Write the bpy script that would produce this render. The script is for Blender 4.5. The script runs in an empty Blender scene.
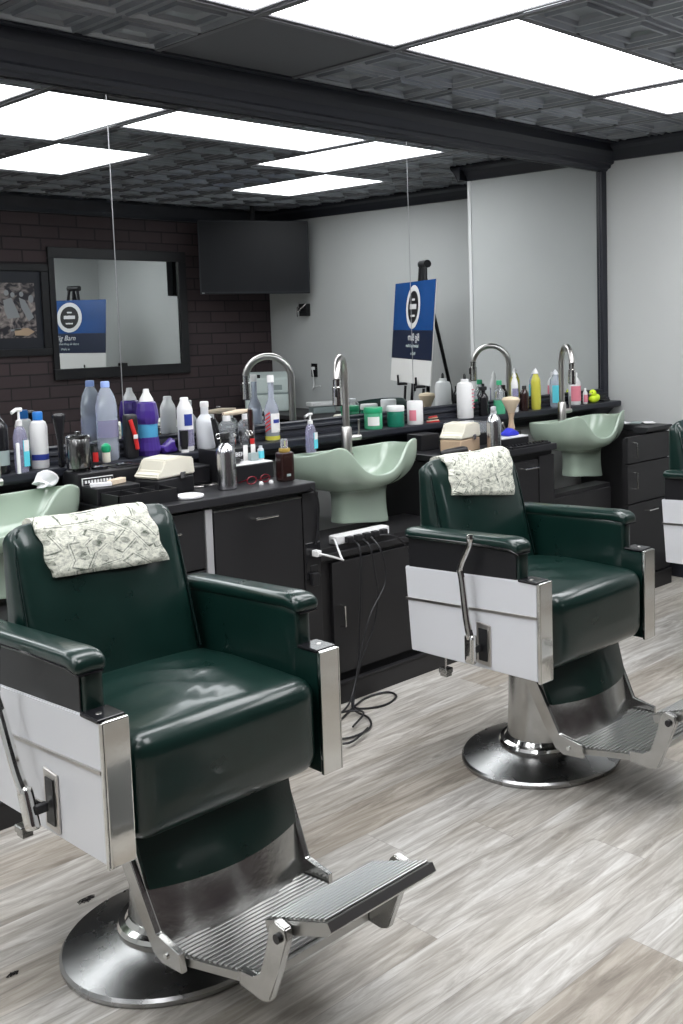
import bpy, bmesh, math, random
from mathutils import Vector, Matrix
random.seed(7)
C = bpy.context.scene.collection
PI = math.pi

# ------------------------------------------------------------------ materials
def nodes(name):
    m = bpy.data.materials.new(name); m.use_nodes = True
    nt = m.node_tree; b = nt.nodes['Principled BSDF']
    return m, nt, b
def setp(b, **k):
    for n, v in k.items():
        n = n.replace('_', ' ')
        if n in b.inputs: b.inputs[n].default_value = v
def pbr(name, col, rough=.5, metal=0, bump=0, bscale=200, spec=.5, var=0, vscale=8, coat=0, trans=0, alpha=1, emit=None, estr=0, ior=1.45):
    m, nt, b = nodes(name)
    c4 = (*col, 1)
    setp(b, Base_Color=c4, Roughness=rough, Metallic=metal, Specular_IOR_Level=spec, Coat_Weight=coat, Coat_Roughness=.1, Transmission_Weight=trans, Alpha=alpha, IOR=ior)
    if emit: setp(b, Emission_Color=(*emit, 1), Emission_Strength=estr)
    if bump or var:
        tc = nt.nodes.new('ShaderNodeTexCoord')
        if bump:
            n = nt.nodes.new('ShaderNodeTexNoise'); n.inputs['Scale'].default_value = bscale; n.inputs['Detail'].default_value = 4
            bp = nt.nodes.new('ShaderNodeBump'); bp.inputs['Strength'].default_value = bump; bp.inputs['Distance'].default_value = .002
            nt.links.new(tc.outputs['Object'], n.inputs['Vector']); nt.links.new(n.outputs['Fac'], bp.inputs['Height']); nt.links.new(bp.outputs['Normal'], b.inputs['Normal'])
        if var:
            n = nt.nodes.new('ShaderNodeTexNoise'); n.inputs['Scale'].default_value = vscale; n.inputs['Detail'].default_value = 5
            mx = nt.nodes.new('ShaderNodeMix'); mx.data_type = 'RGBA'
            mx.inputs[6].default_value = tuple(x*(1-var) for x in col)+(1,); mx.inputs[7].default_value = tuple(min(1, x*(1+var)) for x in col)+(1,)
            nt.links.new(tc.outputs['Object'], n.inputs['Vector']); nt.links.new(n.outputs['Fac'], mx.inputs[0]); nt.links.new(mx.outputs[2], b.inputs['Base Color'])
            mr = nt.nodes.new('ShaderNodeMapRange'); mr.inputs['To Min'].default_value = rough*.8; mr.inputs['To Max'].default_value = min(1, rough*1.25)
            nt.links.new(n.outputs['Fac'], mr.inputs['Value']); nt.links.new(mr.outputs['Result'], b.inputs['Roughness'])
    return m

M = {}
M['leather'] = pbr('green_leather', (.0040, .0200, .0160), .29, bump=.14, bscale=140, coat=.42, var=.25, vscale=14)
M['leather_dark'] = pbr('dark_leather', (.0035, .013, .0115), .23, bump=.10, bscale=90, coat=.5)
M['chrome'] = pbr('chrome', (.72, .72, .70), .10, 1, bump=.05, bscale=60)
M['worn_chrome'] = pbr('worn_chrome', (.50, .50, .49), .22, 1, bump=.15, bscale=90, var=.25, vscale=20)
M['base_metal'] = pbr('base_metal', (.40, .40, .40), .27, 1, bump=.05, bscale=60, var=.25, vscale=7)
M['dark_chrome'] = pbr('dark_chrome', (.22, .22, .22), .20, 1, bump=.05, bscale=60, var=.2, vscale=10)
M['end_grey'] = pbr('grey_laminate', (.38, .38, .39), .5)
M['tread_metal'] = pbr('tread_metal', (.42, .42, .41), .3, 1)
M['steel'] = pbr('brushed_steel', (.58, .56, .54), .28, 1, bump=.1, bscale=300)
M['alu'] = pbr('aluminium', (.62, .62, .64), .22, 1)
M['white_enamel'] = pbr('white_enamel', (.72, .73, .76), .25, coat=.2)
M['black_gloss'] = pbr('black_gloss', (.012, .012, .014), .18)
M['black'] = pbr('black_plastic', (.014, .014, .016), .38)
M['black_matt'] = pbr('black_matt', (.012, .012, .013), .7)
M['cabinet'] = pbr('black_cabinet', (.017, .0165, .018), .42, bump=.08, bscale=120, var=.2, vscale=5)
M['worktop'] = pbr('black_worktop', (.020, .020, .023), .38, bump=.1, bscale=300, var=.2)
M['trim'] = pbr('black_trim', (.018, .020, .028), .42)
M['wall'] = pbr('grey_wall', (.56, .575, .57), .75, bump=.25, bscale=120, var=.05, vscale=3)
M['tin'] = pbr('tin_ceiling', (.27, .285, .31), .30, .6, var=.3, vscale=6)
M['tee'] = pbr('ceiling_tee', (.10, .10, .11), .45)
M['plain_tile'] = pbr('plain_tile', (.07, .072, .08), .6)
M['light_frame'] = pbr('light_frame', (.12, .12, .13), .5)
M['sink'] = pbr('sage_ceramic', (.36, .445, .365), .16, coat=.4)
M['white'] = pbr('white_plastic', (.80, .80, .80), .35)
M['white_mat'] = pbr('white_paper', (.80, .79, .77), .7)
M['offwhite'] = pbr('cream_plastic', (.78, .75, .64), .4)
M['tan'] = pbr('tan_plastic', (.52, .38, .26), .5)
M['beige'] = pbr('beige_card', (.72, .60, .46), .6)
M['brown'] = pbr('brown_bottle', (.024, .010, .009), .2, coat=.3)
M['amber'] = pbr('amber_oil', (.60, .42, .10), .2, trans=.4)
M['green'] = pbr('green_plastic', (.02, .33, .15), .3)
M['green_gel'] = pbr('green_gel', (.10, .50, .28), .2, trans=.2)
M['dark_green'] = pbr('dark_green_label', (.01, .17, .11), .35)
M['lime'] = pbr('lime_plastic', (.70, .92, .04), .4)
M['yellow'] = pbr('yellow_liquid', (.72, .68, .10), .25, trans=.2)
M['blue'] = pbr('blue_plastic', (.02, .18, .55), .3)
M['sky'] = pbr('sky_blue', (.10, .42, .70), .25, trans=.2)
M['cyan'] = pbr('cyan_label', (.12, .62, .75), .4)
M['royal'] = pbr('royal_blue_cloth', (.03, .04, .55), .7)
M['purple'] = pbr('purple_film', (.055, .025, .22), .3, coat=.4, bump=.5, bscale=30)
M['lilac'] = pbr('lilac_liquid', (.60, .58, .78), .12, trans=.7)
M['navy'] = pbr('navy_label', (.03, .05, .28), .4)
M['dark_red'] = pbr('dark_red', (.22, .01, .02), .3)
M['red'] = pbr('red_plastic', (.62, .03, .03), .35)
M['pink'] = pbr('pink_print', (.80, .25, .32), .5)
M['paleblue'] = pbr('pale_blue_cap', (.30, .42, .80), .35)
M['glass'] = pbr('clear_plastic', (.92, .95, .98), .05, trans=.85, ior=1.3)
M['water'] = pbr('water_bottle_plastic', (.80, .86, .98), .08, trans=.72, ior=1.2)
M['frost'] = pbr('frosted_plastic', (.78, .80, .84), .3, trans=.25)
M['bristle'] = pbr('brush_bristle', (.70, .58, .42), .8, bump=1, bscale=200)
M['screen'] = pbr('tv_screen', (.006, .007, .010), .4, spec=.3)
M['device'] = pbr('pale_device', (.60, .68, .66), .45)
M['devgrey'] = pbr('grey_device', (.30, .36, .36), .5)
M['tv'] = pbr('tv_case', (.012, .014, .02), .4)
M['desk'] = pbr('dark_desk', (.03, .028, .03), .5)
M['hair'] = pbr('hair', (.015, .012, .012), .8)
M['seam'] = pbr('mirror_edge', (.35, .36, .37), .3, .6)
M['terry'] = pbr('pale_tissue', (.82, .82, .84), .8)

def emis(name, col, s):
    m, nt, b = nodes(name)
    nt.nodes.remove(b); e = nt.nodes.new('ShaderNodeEmission'); e.inputs[0].default_value = (*col, 1); e.inputs[1].default_value = s
    nt.links.new(e.outputs[0], nt.nodes['Material Output'].inputs[0]); return m
M['diffuser'] = emis('light_diffuser', (.97, .98, 1.0), 9.0)

def mirror_mat():
    m, nt, b = nodes('mirror_glass')
    setp(b, Base_Color=(.70, .72, .72, 1), Metallic=1, Roughness=0.0); return m
M['mirror'] = mirror_mat()

def floor_mat():
    m, nt, b = nodes('grey_oak_planks'); N = nt.nodes.new; L = nt.links.new
    tc = N('ShaderNodeTexCoord')
    def mt(op, a, v=None, c=None):
        n = N('ShaderNodeMath'); n.operation = op
        if hasattr(a, 'links'): L(a, n.inputs[0])
        else: n.inputs[0].default_value = a
        for k, q in ((1, v), (2, c)):
            if q is None: continue
            if hasattr(q, 'links'): L(q, n.inputs[k])
            else: n.inputs[k].default_value = q
        return n.outputs[0]
    sx = N('ShaderNodeSeparateXYZ'); L(tc.outputs['Object'], sx.inputs[0])
    ry = mt('DIVIDE', sx.outputs['Y'], .178); row = mt('FLOOR', ry)
    w1 = N('ShaderNodeTexWhiteNoise'); w1.noise_dimensions = '1D'; L(row, w1.inputs['W'])
    rx = mt('ADD', mt('DIVIDE', sx.outputs['X'], 1.22), w1.outputs['Value']); col = mt('FLOOR', rx)
    cv = N('ShaderNodeCombineXYZ'); L(row, cv.inputs['X']); L(col, cv.inputs['Y'])
    w2 = N('ShaderNodeTexWhiteNoise'); w2.noise_dimensions = '2D'; L(cv.outputs[0], w2.inputs['Vector'])
    fy = mt('FRACT', ry); fx = mt('FRACT', rx)
    ey = mt('MINIMUM', fy, mt('SUBTRACT', 1.0, fy)); ex = mt('MINIMUM', fx, mt('SUBTRACT', 1.0, fx))
    seam = mt('MAXIMUM', mt('LESS_THAN', ey, .006), mt('LESS_THAN', ex, .0009))
    # grain, offset per plank
    mp = N('ShaderNodeMapping'); mp.inputs['Scale'].default_value = (1.1, 9.5, 1)
    addv = N('ShaderNodeVectorMath'); addv.operation = 'MULTIPLY_ADD'; addv.inputs[1].default_value = (9, 17, 5)
    L(w2.outputs['Color'], addv.inputs[0]); L(tc.outputs['Object'], addv.inputs[2]); L(addv.outputs[0], mp.inputs[0])
    n1 = N('ShaderNodeTexNoise'); n1.inputs['Scale'].default_value = 3.2; n1.inputs['Detail'].default_value = 9; n1.inputs['Roughness'].default_value = .66; n1.inputs['Distortion'].default_value = 1.1
    L(mp.outputs[0], n1.inputs['Vector'])
    mp2 = N('ShaderNodeMapping'); mp2.inputs['Scale'].default_value = (1, 3.2, 1); L(addv.outputs[0], mp2.inputs[0])
    n2 = N('ShaderNodeTexNoise'); n2.inputs['Scale'].default_value = 2.3; n2.inputs['Detail'].default_value = 4; L(mp2.outputs[0], n2.inputs['Vector'])
    ramp = N('ShaderNodeValToRGB'); e = ramp.color_ramp.elements
    e[0].position = .26; e[0].color = (.25, .235, .215, 1); e[1].position = .64; e[1].color = (.70, .69, .665, 1)
    k = e.new(.46); k.color = (.46, .44, .41, 1)
    L(n1.outputs['Fac'], ramp.inputs[0])
    rp = N('ShaderNodeValToRGB'); q = rp.color_ramp.elements
    q[0].position = 0; q[0].color = (.74, .685, .62, 1); q[1].position = 1; q[1].color = (1, 1, 1, 1)
    k = q.new(.35); k.color = (.90, .88, .85, 1)
    L(w2.outputs['Value'], rp.inputs[0])
    mu = N('ShaderNodeMix'); mu.data_type = 'RGBA'; mu.blend_type = 'MULTIPLY'; mu.inputs[0].default_value = 1
    L(ramp.outputs[0], mu.inputs[6]); L(rp.outputs[0], mu.inputs[7])
    r2 = N('ShaderNodeValToRGB'); q = r2.color_ramp.elements; q[0].position = .35; q[0].color = (.80, .78, .75, 1); q[1].position = .6; q[1].color = (1, 1, 1, 1)
    L(n2.outputs['Fac'], r2.inputs[0])
    m2 = N('ShaderNodeMix'); m2.data_type = 'RGBA'; m2.blend_type = 'MULTIPLY'; m2.inputs[0].default_value = 1
    L(mu.outputs[2], m2.inputs[6]); L(r2.outputs[0], m2.inputs[7])
    # knots
    mp3 = N('ShaderNodeMapping'); mp3.inputs['Scale'].default_value = (2.0, 6.5, 1); L(addv.outputs[0], mp3.inputs[0])
    vo = N('ShaderNodeTexVoronoi'); vo.inputs['Scale'].default_value = 1.0; L(mp3.outputs[0], vo.inputs['Vector'])
    r3 = N('ShaderNodeValToRGB'); q = r3.color_ramp.elements; q[0].position = .03; q[0].color = (.50, .47, .44, 1); q[1].position = .14; q[1].color = (1, 1, 1, 1)
    L(vo.outputs['Distance'], r3.inputs[0])
    m3 = N('ShaderNodeMix'); m3.data_type = 'RGBA'; m3.blend_type = 'MULTIPLY'; m3.inputs[0].default_value = .8
    L(m2.outputs[2], m3.inputs[6]); L(r3.outputs[0], m3.inputs[7])
    m4 = N('ShaderNodeMix'); m4.data_type = 'RGBA'; L(mt('MULTIPLY', seam, .55), m4.inputs[0]); L(m3.outputs[2], m4.inputs[6]); m4.inputs[7].default_value = (.24, .22, .20, 1)
    L(m4.outputs[2], b.inputs['Base Color']); setp(b, Roughness=.42)
    bp = N('ShaderNodeBump'); bp.inputs['Strength'].default_value = .25; bp.inputs['Distance'].default_value = .002
    L(n1.outputs['Fac'], bp.inputs['Height']); L(bp.outputs[0], b.inputs['Normal'])
    return m
M['floor'] = floor_mat()

def brick_mat():
    m, nt, b = nodes('dark_brick'); N = nt.nodes.new; L = nt.links.new
    tc = N('ShaderNodeTexCoord'); sp = N('ShaderNodeSeparateXYZ'); cb = N('ShaderNodeCombineXYZ')
    L(tc.outputs['Object'], sp.inputs[0]); L(sp.outputs['X'], cb.inputs['X']); L(sp.outputs['Z'], cb.inputs['Y'])
    br = N('ShaderNodeTexBrick')
    for k, v in dict(Scale=1, Mortar_Size=.006, Mortar_Smooth=.2, Bias=0, Brick_Width=.29, Row_Height=.095).items(): br.inputs[k.replace('_', ' ')].default_value = v
    br.inputs['Color1'].default_value = (.060, .040, .043, 1); br.inputs['Color2'].default_value = (.040, .028, .031, 1); br.inputs['Mortar'].default_value = (.018, .014, .016, 1)
    L(cb.outputs[0], br.inputs['Vector']); L(br.outputs['Color'], b.inputs['Base Color']); setp(b, Roughness=.75)
    bp = N('ShaderNodeBump'); bp.invert = True; bp.inputs['Strength'].default_value = .8; bp.inputs['Distance'].default_value = .006
    L(br.outputs['Fac'], bp.inputs['Height']); L(bp.outputs[0], b.inputs['Normal']); return m
M['brick'] = brick_mat()

def money_mat():
    m, nt, b = nodes('banknote_print_cloth'); N = nt.nodes.new; L = nt.links.new
    tc = N('ShaderNodeTexCoord'); sc = N('ShaderNodeVectorMath'); sc.operation = 'SCALE'; sc.inputs['Scale'].default_value = 12.5
    L(tc.outputs['UV'], sc.inputs[0])
    vo = N('ShaderNodeTexVoronoi'); vo.inputs['Scale'].default_value = 1; L(sc.outputs[0], vo.inputs['Vector'])
    sub = N('ShaderNodeVectorMath'); sub.operation = 'SUBTRACT'; L(sc.outputs[0], sub.inputs[0]); L(vo.outputs['Position'], sub.inputs[1])
    se = N('ShaderNodeSeparateColor'); L(vo.outputs['Color'], se.inputs[0])
    an = N('ShaderNodeMath'); an.operation = 'MULTIPLY'; an.inputs[1].default_value = 6.28; L(se.outputs[0], an.inputs[0])
    ro = N('ShaderNodeVectorRotate'); ro.rotation_type = 'Z_AXIS'; L(sub.outputs[0], ro.inputs['Vector']); L(an.outputs[0], ro.inputs['Angle'])
    sx = N('ShaderNodeSeparateXYZ'); L(ro.outputs[0], sx.inputs[0])
    def mth(op, a, bb=None, v=None):
        n = N('ShaderNodeMath'); n.operation = op; L(a, n.inputs[0])
        if bb is not None: L(bb, n.inputs[1])
        if v is not None: n.inputs[1].default_value = v
        return n.outputs[0]
    ax = mth('ABSOLUTE', sx.outputs['X']); ay = mth('ABSOLUTE', sx.outputs['Y'])
    # border frame
    d = mth('MAXIMUM', mth('MULTIPLY', ax, v=.55), mth('MULTIPLY', ay, v=1.25))
    fr = mth('COMPARE', d, v=.34); fr.node.inputs[2].default_value = .022
    fr2 = mth('COMPARE', d, v=.46); fr2.node.inputs[2].default_value = .014
    el = mth('ADD', mth('MULTIPLY', mth('POWER', ax, v=2), v=1.6), mth('POWER', ay, v=2))
    ov = mth('LESS_THAN', el, v=.035)
    no = N('ShaderNodeTexNoise'); no.inputs['Scale'].default_value = 4; no.inputs['Detail'].default_value = 6; no.inputs['Roughness'].default_value = .75
    L(ro.outputs[0], no.inputs['Vector'])
    dark = mth('MAXIMUM', mth('MAXIMUM', mth('MULTIPLY', fr, v=.75), mth('MULTIPLY', fr2, v=.5)), mth('MULTIPLY', ov, v=.5))
    nr = N('ShaderNodeMapRange'); nr.inputs['From Min'].default_value = .44; nr.inputs['From Max'].default_value = .66; L(no.outputs['Fac'], nr.inputs['Value'])
    tot = mth('ADD', mth('MULTIPLY', nr.outputs[0], v=.75), mth('MULTIPLY', dark, v=.8))
    cl = N('ShaderNodeClamp'); L(tot, cl.inputs[0])
    mx = N('ShaderNodeMix'); mx.data_type = 'RGBA'; mx.inputs[6].default_value = (.80, .80, .70, 1); mx.inputs[7].default_value = (.10, .12, .09, 1)
    L(cl.outputs[0], mx.inputs[0]); L(mx.outputs[2], b.inputs['Base Color']); setp(b, Roughness=.85)
    return m
M['money'] = money_mat()

def print_mat():
    m, nt, b = nodes('old_photo_print'); N = nt.nodes.new; L = nt.links.new
    tc = N('ShaderNodeTexCoord'); no = N('ShaderNodeTexNoise'); no.inputs['Scale'].default_value = 13; no.inputs['Detail'].default_value = 5; no.inputs['Distortion'].default_value = 1.4
    L(tc.outputs['Object'], no.inputs['Vector']); r = N('ShaderNodeValToRGB'); e = r.color_ramp.elements
    e[0].position = .42; e[0].color = (.02, .018, .025, 1); e[1].position = .66; e[1].color = (.42, .36, .34, 1)
    L(no.outputs['Fac'], r.inputs[0]); L(r.outputs[0], b.inputs['Base Color']); setp(b, Roughness=.4); return m
M['print'] = print_mat()

# ------------------------------------------------------------------ mesh helpers
def BM(): return bmesh.new()
def link(name, bm, mat, parent=None, smooth=False, mats=None, angle=None):
    me = bpy.data.meshes.new(name); bmesh.ops.recalc_face_normals(bm, faces=bm.faces)
    bm.to_mesh(me); bm.free()
    o = bpy.data.objects.new(name, me); C.objects.link(o)
    for mm in (mats or [mat]): me.materials.append(M[mm] if isinstance(mm, str) else mm)
    if smooth:
        for p in me.polygons: p.use_smooth = True
        try: me.set_sharp_from_angle(angle=math.radians(angle or 35))
        except Exception: pass
    if parent: o.parent = parent
    return o
def box(bm, x0, x1, y0, y1, z0, z1, bev=0, seg=2, mi=0, mat=None):
    r = bmesh.ops.create_cube(bm, size=1); vs = r['verts']
    for v in vs:
        v.co = Vector((x0+(v.co.x+.5)*(x1-x0), y0+(v.co.y+.5)*(y1-y0), z0+(v.co.z+.5)*(z1-z0)))
    fs = set(f for v in vs for f in v.link_faces)
    for f in fs: f.material_index = mi
    if bev:
        es = list(set(e for v in vs for e in v.link_edges))
        q = bmesh.ops.bevel(bm, geom=es, offset=bev, segments=seg, affect='EDGES', profile=.5)
        vs = list(set(v for f in q['faces'] for v in f.verts) | set(v for v in vs if v.is_valid))
        for f in q['faces']: f.material_index = mi
    if mat is not None:
        vs = [v for v in vs if v.is_valid]
        bmesh.ops.transform(bm, matrix=mat, verts=vs)
    return bm
def lathe(bm, prof, cx=0, cy=0, z0=0, n=24, mi=0, sx=1, sy=1, mat=None):
    rings = []
    for r, z in prof:
        if r < 1e-5: rings.append([bm.verts.new((cx, cy, z0+z))])
        else: rings.append([bm.verts.new((cx+sx*r*math.cos(2*PI*k/n), cy+sy*r*math.sin(2*PI*k/n), z0+z)) for k in range(n)])
    for a, b in zip(rings, rings[1:]):
        for k in range(n):
            k2 = (k+1) % n
            if len(a) == 1 and len(b) == 1: continue
            if len(a) == 1: f = bm.faces.new((a[0], b[k], b[k2]))
            elif len(b) == 1: f = bm.faces.new((a[k], a[k2], b[0]))
            else: f = bm.faces.new((a[k], a[k2], b[k2], b[k]))
            f.material_index = mi
    for ring in (rings[0], rings[-1]):
        if len(ring) > 1:
            try: f = bm.faces.new(ring); f.material_index = mi
            except ValueError: pass
    if mat is not None: bmesh.ops.transform(bm, matrix=mat, verts=[v for r in rings for v in r])
    return bm
def tube(bm, pts, r, n=10, mi=0, closed=False, smooth=0):
    P = [Vector(p) for p in pts]
    if smooth:
        Q = []
        m = len(P)
        for i in range(m-1 if not closed else m):
            p0 = P[(i-1) % m] if (closed or i > 0) else P[i]; p1 = P[i]; p2 = P[(i+1) % m]; p3 = P[(i+2) % m] if (closed or i+2 < m) else p2
            for s in range(smooth):
                t = s/smooth
                Q.append(.5*((2*p1)+(-p0+p2)*t+(2*p0-5*p1+4*p2-p3)*t*t+(-p0+3*p1-3*p2+p3)*t**3))
        if not closed: Q.append(P[-1])
        P = Q
    m = len(P); rr = r if callable(r) else (lambda t: r)
    rings = []; up = Vector((0, 0, 1)); prev = None
    for i, p in enumerate(P):
        d = (P[(i+1) % m]-P[i-1]) if closed else (P[min(i+1, m-1)]-P[max(i-1, 0)])
        if d.length < 1e-9: d = Vector((0, 0, 1))
        d.normalize()
        if prev is None:
            a = d.cross(up) if abs(d.z) < .95 else d.cross(Vector((1, 0, 0)))
        else: a = prev-d*prev.dot(d)
        if a.length < 1e-6: a = d.orthogonal()
        a.normalize(); b = d.cross(a); prev = a; R = rr(i/max(1, m-1))
        rings.append([bm.verts.new(p+R*(math.cos(2*PI*k/n)*a+math.sin(2*PI*k/n)*b)) for k in range(n)])
    for i in range(m if closed else m-1):
        A = rings[i]; B = rings[(i+1) % m]
        for k in range(n):
            f = bm.faces.new((A[k], A[(k+1) % n], B[(k+1) % n], B[k])); f.material_index = mi
    if not closed:
        for R_ in (rings[0], rings[-1]):
            f = bm.faces.new(R_); f.material_index = mi
    return bm
def prism(bm, poly, axis, a, b, mi=0, skew=None):
    """poly in the two other axes; extruded a..b along axis"""
    def mk(u, v, w):
        c = {'x': (w, u, v), 'y': (u, w, v), 'z': (u, v, w)}[axis]
        if skew: c = skew(*c)
        return bm.verts.new(c)
    A = [mk(u, v, a) for u, v in poly]; B = [mk(u, v, b) for u, v in poly]
    n = len(poly)
    fs = [bm.faces.new(A), bm.faces.new(B)]+[bm.faces.new((A[k], A[(k+1) % n], B[(k+1) % n], B[k])) for k in range(n)]
    for f in fs: f.material_index = mi
    return bm
def rbox(bm, x0, x1, y0, y1, z0, z1, r, n=12, fn=None, mi=0):
    """rounded, finely gridded box; fn deforms each vertex"""
    c = Vector(((x0+x1)/2, (y0+y1)/2, (z0+z1)/2)); h = Vector(((x1-x0)/2, (y1-y0)/2, (z1-z0)/2))
    g = {}
    def remap(t, H):   # denser near borders
        return H*math.sin(t*PI/2)
    def V(i, j, k):
        key = (i, j, k)
        if key not in g:
            p = Vector((remap(i/n*2-1, h.x), remap(j/n*2-1, h.y), remap(k/n*2-1, h.z)))
            q = Vector([max(-(h[a]-r), min(h[a]-r, p[a])) for a in range(3)])
            d = p-q
            if d.length > 1e-9: p = q+d.normalized()*r
            p = c+p
            if fn: p = Vector(fn(*p))
            g[key] = bm.verts.new(p)
        return g[key]
    for a in range(n):
        for b in range(n):
            for s in (0, n):
                for q in ([(s, a, b), (s, a+1, b), (s, a+1, b+1), (s, a, b+1)], [(a, s, b), (a+1, s, b), (a+1, s, b+1), (a, s, b+1)], [(a, b, s), (a+1, b, s), (a+1, b+1, s), (a, b+1, s)]):
                    f = bm.faces.new([V(*t) for t in q]); f.material_index = mi
    return bm
def text_mesh(name, s, size, mat, parent=None, ext=.0008, M4=None, shear=0):
    cu = bpy.data.curves.new(name, 'FONT'); cu.body = s; cu.size = size; cu.extrude = ext; cu.align_x = 'CENTER'; cu.align_y = 'CENTER'; cu.shear = shear; cu.resolution_u = 3
    t = bpy.data.objects.new(name, cu); C.objects.link(t)
    bpy.context.view_layer.update()
    me = bpy.data.meshes.new_from_object(t.evaluated_get(bpy.context.evaluated_depsgraph_get()))
    C.objects.unlink(t); bpy.data.objects.remove(t)
    if M4: me.transform(M4)
    me.materials.clear(); me.materials.append(M[mat])
    o = bpy.data.objects.new(name, me); C.objects.link(o)
    if parent: o.parent = parent
    return o
def thing(name, label, cat, loc=(0, 0, 0), rz=0, group=None):
    o = bpy.data.objects.new(name, None); C.objects.link(o); o.location = loc; o.rotation_euler = (0, 0, rz); o.empty_display_size = .05
    o['label'] = label; o['category'] = cat
    if group: o['group'] = group
    return o
def tag(o, label, cat, group=None, loc=None):
    o['label'] = label; o['category'] = cat
    if group: o['group'] = group
    if loc: o.location = loc
    return o
def struct(o): o['kind'] = 'structure'; return o
def dup(root, loc, rz=0, label=None):
    r = root.copy(); C.objects.link(r); r.location = loc; r.rotation_euler = (0, 0, rz)
    if label: r['label'] = label
    for ch in list(root.children):
        c = ch.copy(); C.objects.link(c); c.parent = r
        for gch in list(ch.children):
            d = gch.copy(); C.objects.link(d); d.parent = c
    return r

# ------------------------------------------------------------------ room shell
H = 2.509; T = .61; GX = 2.069; GY = .76; XF = 5.0; XR = 5.7; YB = -4.35; XL = -2.6
b = BM(); box(b, XL-.1, XR+.1, YB-.1, .1, -.05, 0); struct(link('floor', b, 'floor'))
b = BM(); box(b, XL-.1, XR+.1, 0.012, .12, 0, H+.1); struct(link('wall_left', b, 'wall'))
b = BM(); prism(b, [(XF, .011), (XF, -1.1), (XR, -1.1), (XR, YB), (XR+.12, YB), (XR+.12, .011)], 'z', 0, H+.1); struct(link('wall_far', b, 'wall'))
b = BM(); box(b, XL-.1, XR+.12, YB-.12, YB, 0, H+.1); struct(link('wall_right', b, 'brick'))
b = BM(); box(b, XL-.12, XL, YB, .012, 0, H+.1); struct(link('wall_near', b, 'wall'))

# lights on the 2 ft ceiling grid: (i0, i1, j0, j1); panels out of view are added for light
lights = [(-2, 0, 0, 1), (0, 1, 0, 2), (1, 3, 0, 1), (3, 4, 0, 2), (1, 2, 2, 4), (4, 5, 2, 4), (-2, -1, 2, 4), (-3, -2, 0, 2), (-5, -3, 0, 1), (-5, -4, 2, 4), (-6.6, -5, 0, 1)]
def gx(i): return GX+i*T
def gy(j): return -(GY+j*T)
lit_cells = set()
for (i0, i1, j0, j1) in lights:
    i = math.floor(i0)
    while i < i1:
        for j in range(j0, j1): lit_cells.add((i, j))
        i += 1
# ceiling: slab above, pressed tin coffers below
b = BM(); box(b, XL-.1, XR+.12, YB-.1, .1, H+.1, H+.14)
def coffer(bm, x0, x1, y0, y1):
    cx, cy = (x0+x1)/2, (y0+y1)/2; hx, hy = (x1-x0)/2, (y1-y0)/2
    prof = [(1.0, 0), (.93, 0), (.90, -.010), (.84, -.010), (.78, .004), (.60, .004), (.57, -.008), (.50, -.008), (.46, .006), (.30, .014)]
    prev = None
    for s, dz in prof:
        ring = [bm.verts.new((cx+a*hx*s, cy+c*hy*s, H+dz)) for a, c in ((-1, -1), (1, -1), (1, 1), (-1, 1))]
        if prev:
            for k in range(4): bm.faces.new((prev[k], prev[(k+1) % 4], ring[(k+1) % 4], ring[k]))
        prev = ring
    bm.faces.new(prev)
for i in range(-8, 6):
    for j in range(-2, 7):
        if (i, j) in lit_cells or (i, j) == (0, -1): continue
        for a in (0, .5):
            for c in (0, .5):
                x0, x1 = gx(i+a), gx(i+a+.5); y1, y0 = gy(j+c), gy(j+c+.5)
                if x1 < XL or x0 > XR or y0 > 0 or y1 < YB: continue
                coffer(b, max(x0, XL), min(x1, XR), max(y0, YB), min(y1, 0))
ceil = struct(link('ceiling', b, 'tin'))
b = BM(); box(b, gx(0)+.01, gx(1)-.01, gy(0)+.01, -.13, H-.004, H+.006, .002); struct(link('ceiling_plain_panel', b, 'plain_tile'))
# grid tees (one mesh), left out where a light panel spans the grid line
owner = {}
for q, (i0, i1, j0, j1) in enumerate(lights):
    i = math.floor(i0)
    while i < i1:
        for j in range(j0, j1): owner[i, j] = q
        i += 1
b = BM()
for i in range(-7, 6):
    for j in range(-2, 6):
        y1, y0 = min(-.1, gy(j)), max(YB, gy(j+1))
        if y0 < y1 and gx(i) < XR and not (owner.get((i-1, j), -1) == owner.get((i, j), -2)):
            box(b, gx(i)-.011, gx(i)+.011, y0, y1, H-.010, H-.003)
        x0, x1 = max(XL, gx(i)), min(XR, gx(i+1))
        if j >= 0 and x0 < x1 and not (owner.get((i, j-1), -1) == owner.get((i, j), -2)):
            box(b, x0, x1, gy(j)-.011, gy(j)+.011, H-.0095, H-.0025)
tees = link('ceiling_grid', b, 'tee'); struct(tees)
light_labels = {
 (-2, 0, 0, 1): 'ceiling light panel nearest the mirror wall, cut by the left edge of the mirror reflection',
 (0, 1, 0, 2): 'long white ceiling light panel at the top edge beside the plain dark tile',
 (1, 3, 0, 1): 'white ceiling light panel lying lengthwise along the mirror wall, between the two crosswise panels',
 (3, 4, 0, 2): 'white ceiling light panel nearest the top right corner and the far grey wall',
 (1, 2, 2, 4): 'ceiling light seen only in the mirror, above the wall mirror on the brick wall',
 (4, 5, 2, 4): 'ceiling light seen only in the mirror, nearest the black television',
 (-2, -1, 2, 4): 'unseen ceiling light added for light along the grid pattern, over the near part of the room beside the brick wall',  # out of view; continues the panel pattern to light the room, as does the next
 (-3, -2, 0, 2): 'crosswise ceiling light added for light along the grid pattern, before the first barber chair, outside the picture',
 (-5, -3, 0, 1): 'unseen lengthwise ceiling light added to brighten the room, near the entrance end of the mirror wall',  # this and the panels below are unseen, added only for their light
 (-5, -4, 2, 4): 'unseen crosswise ceiling light added to brighten the room, near the entrance end by the brick wall',
 (-6.6, -5, 0, 1): 'short unseen lengthwise ceiling light added to brighten the room, closest to the entrance wall'}
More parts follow.
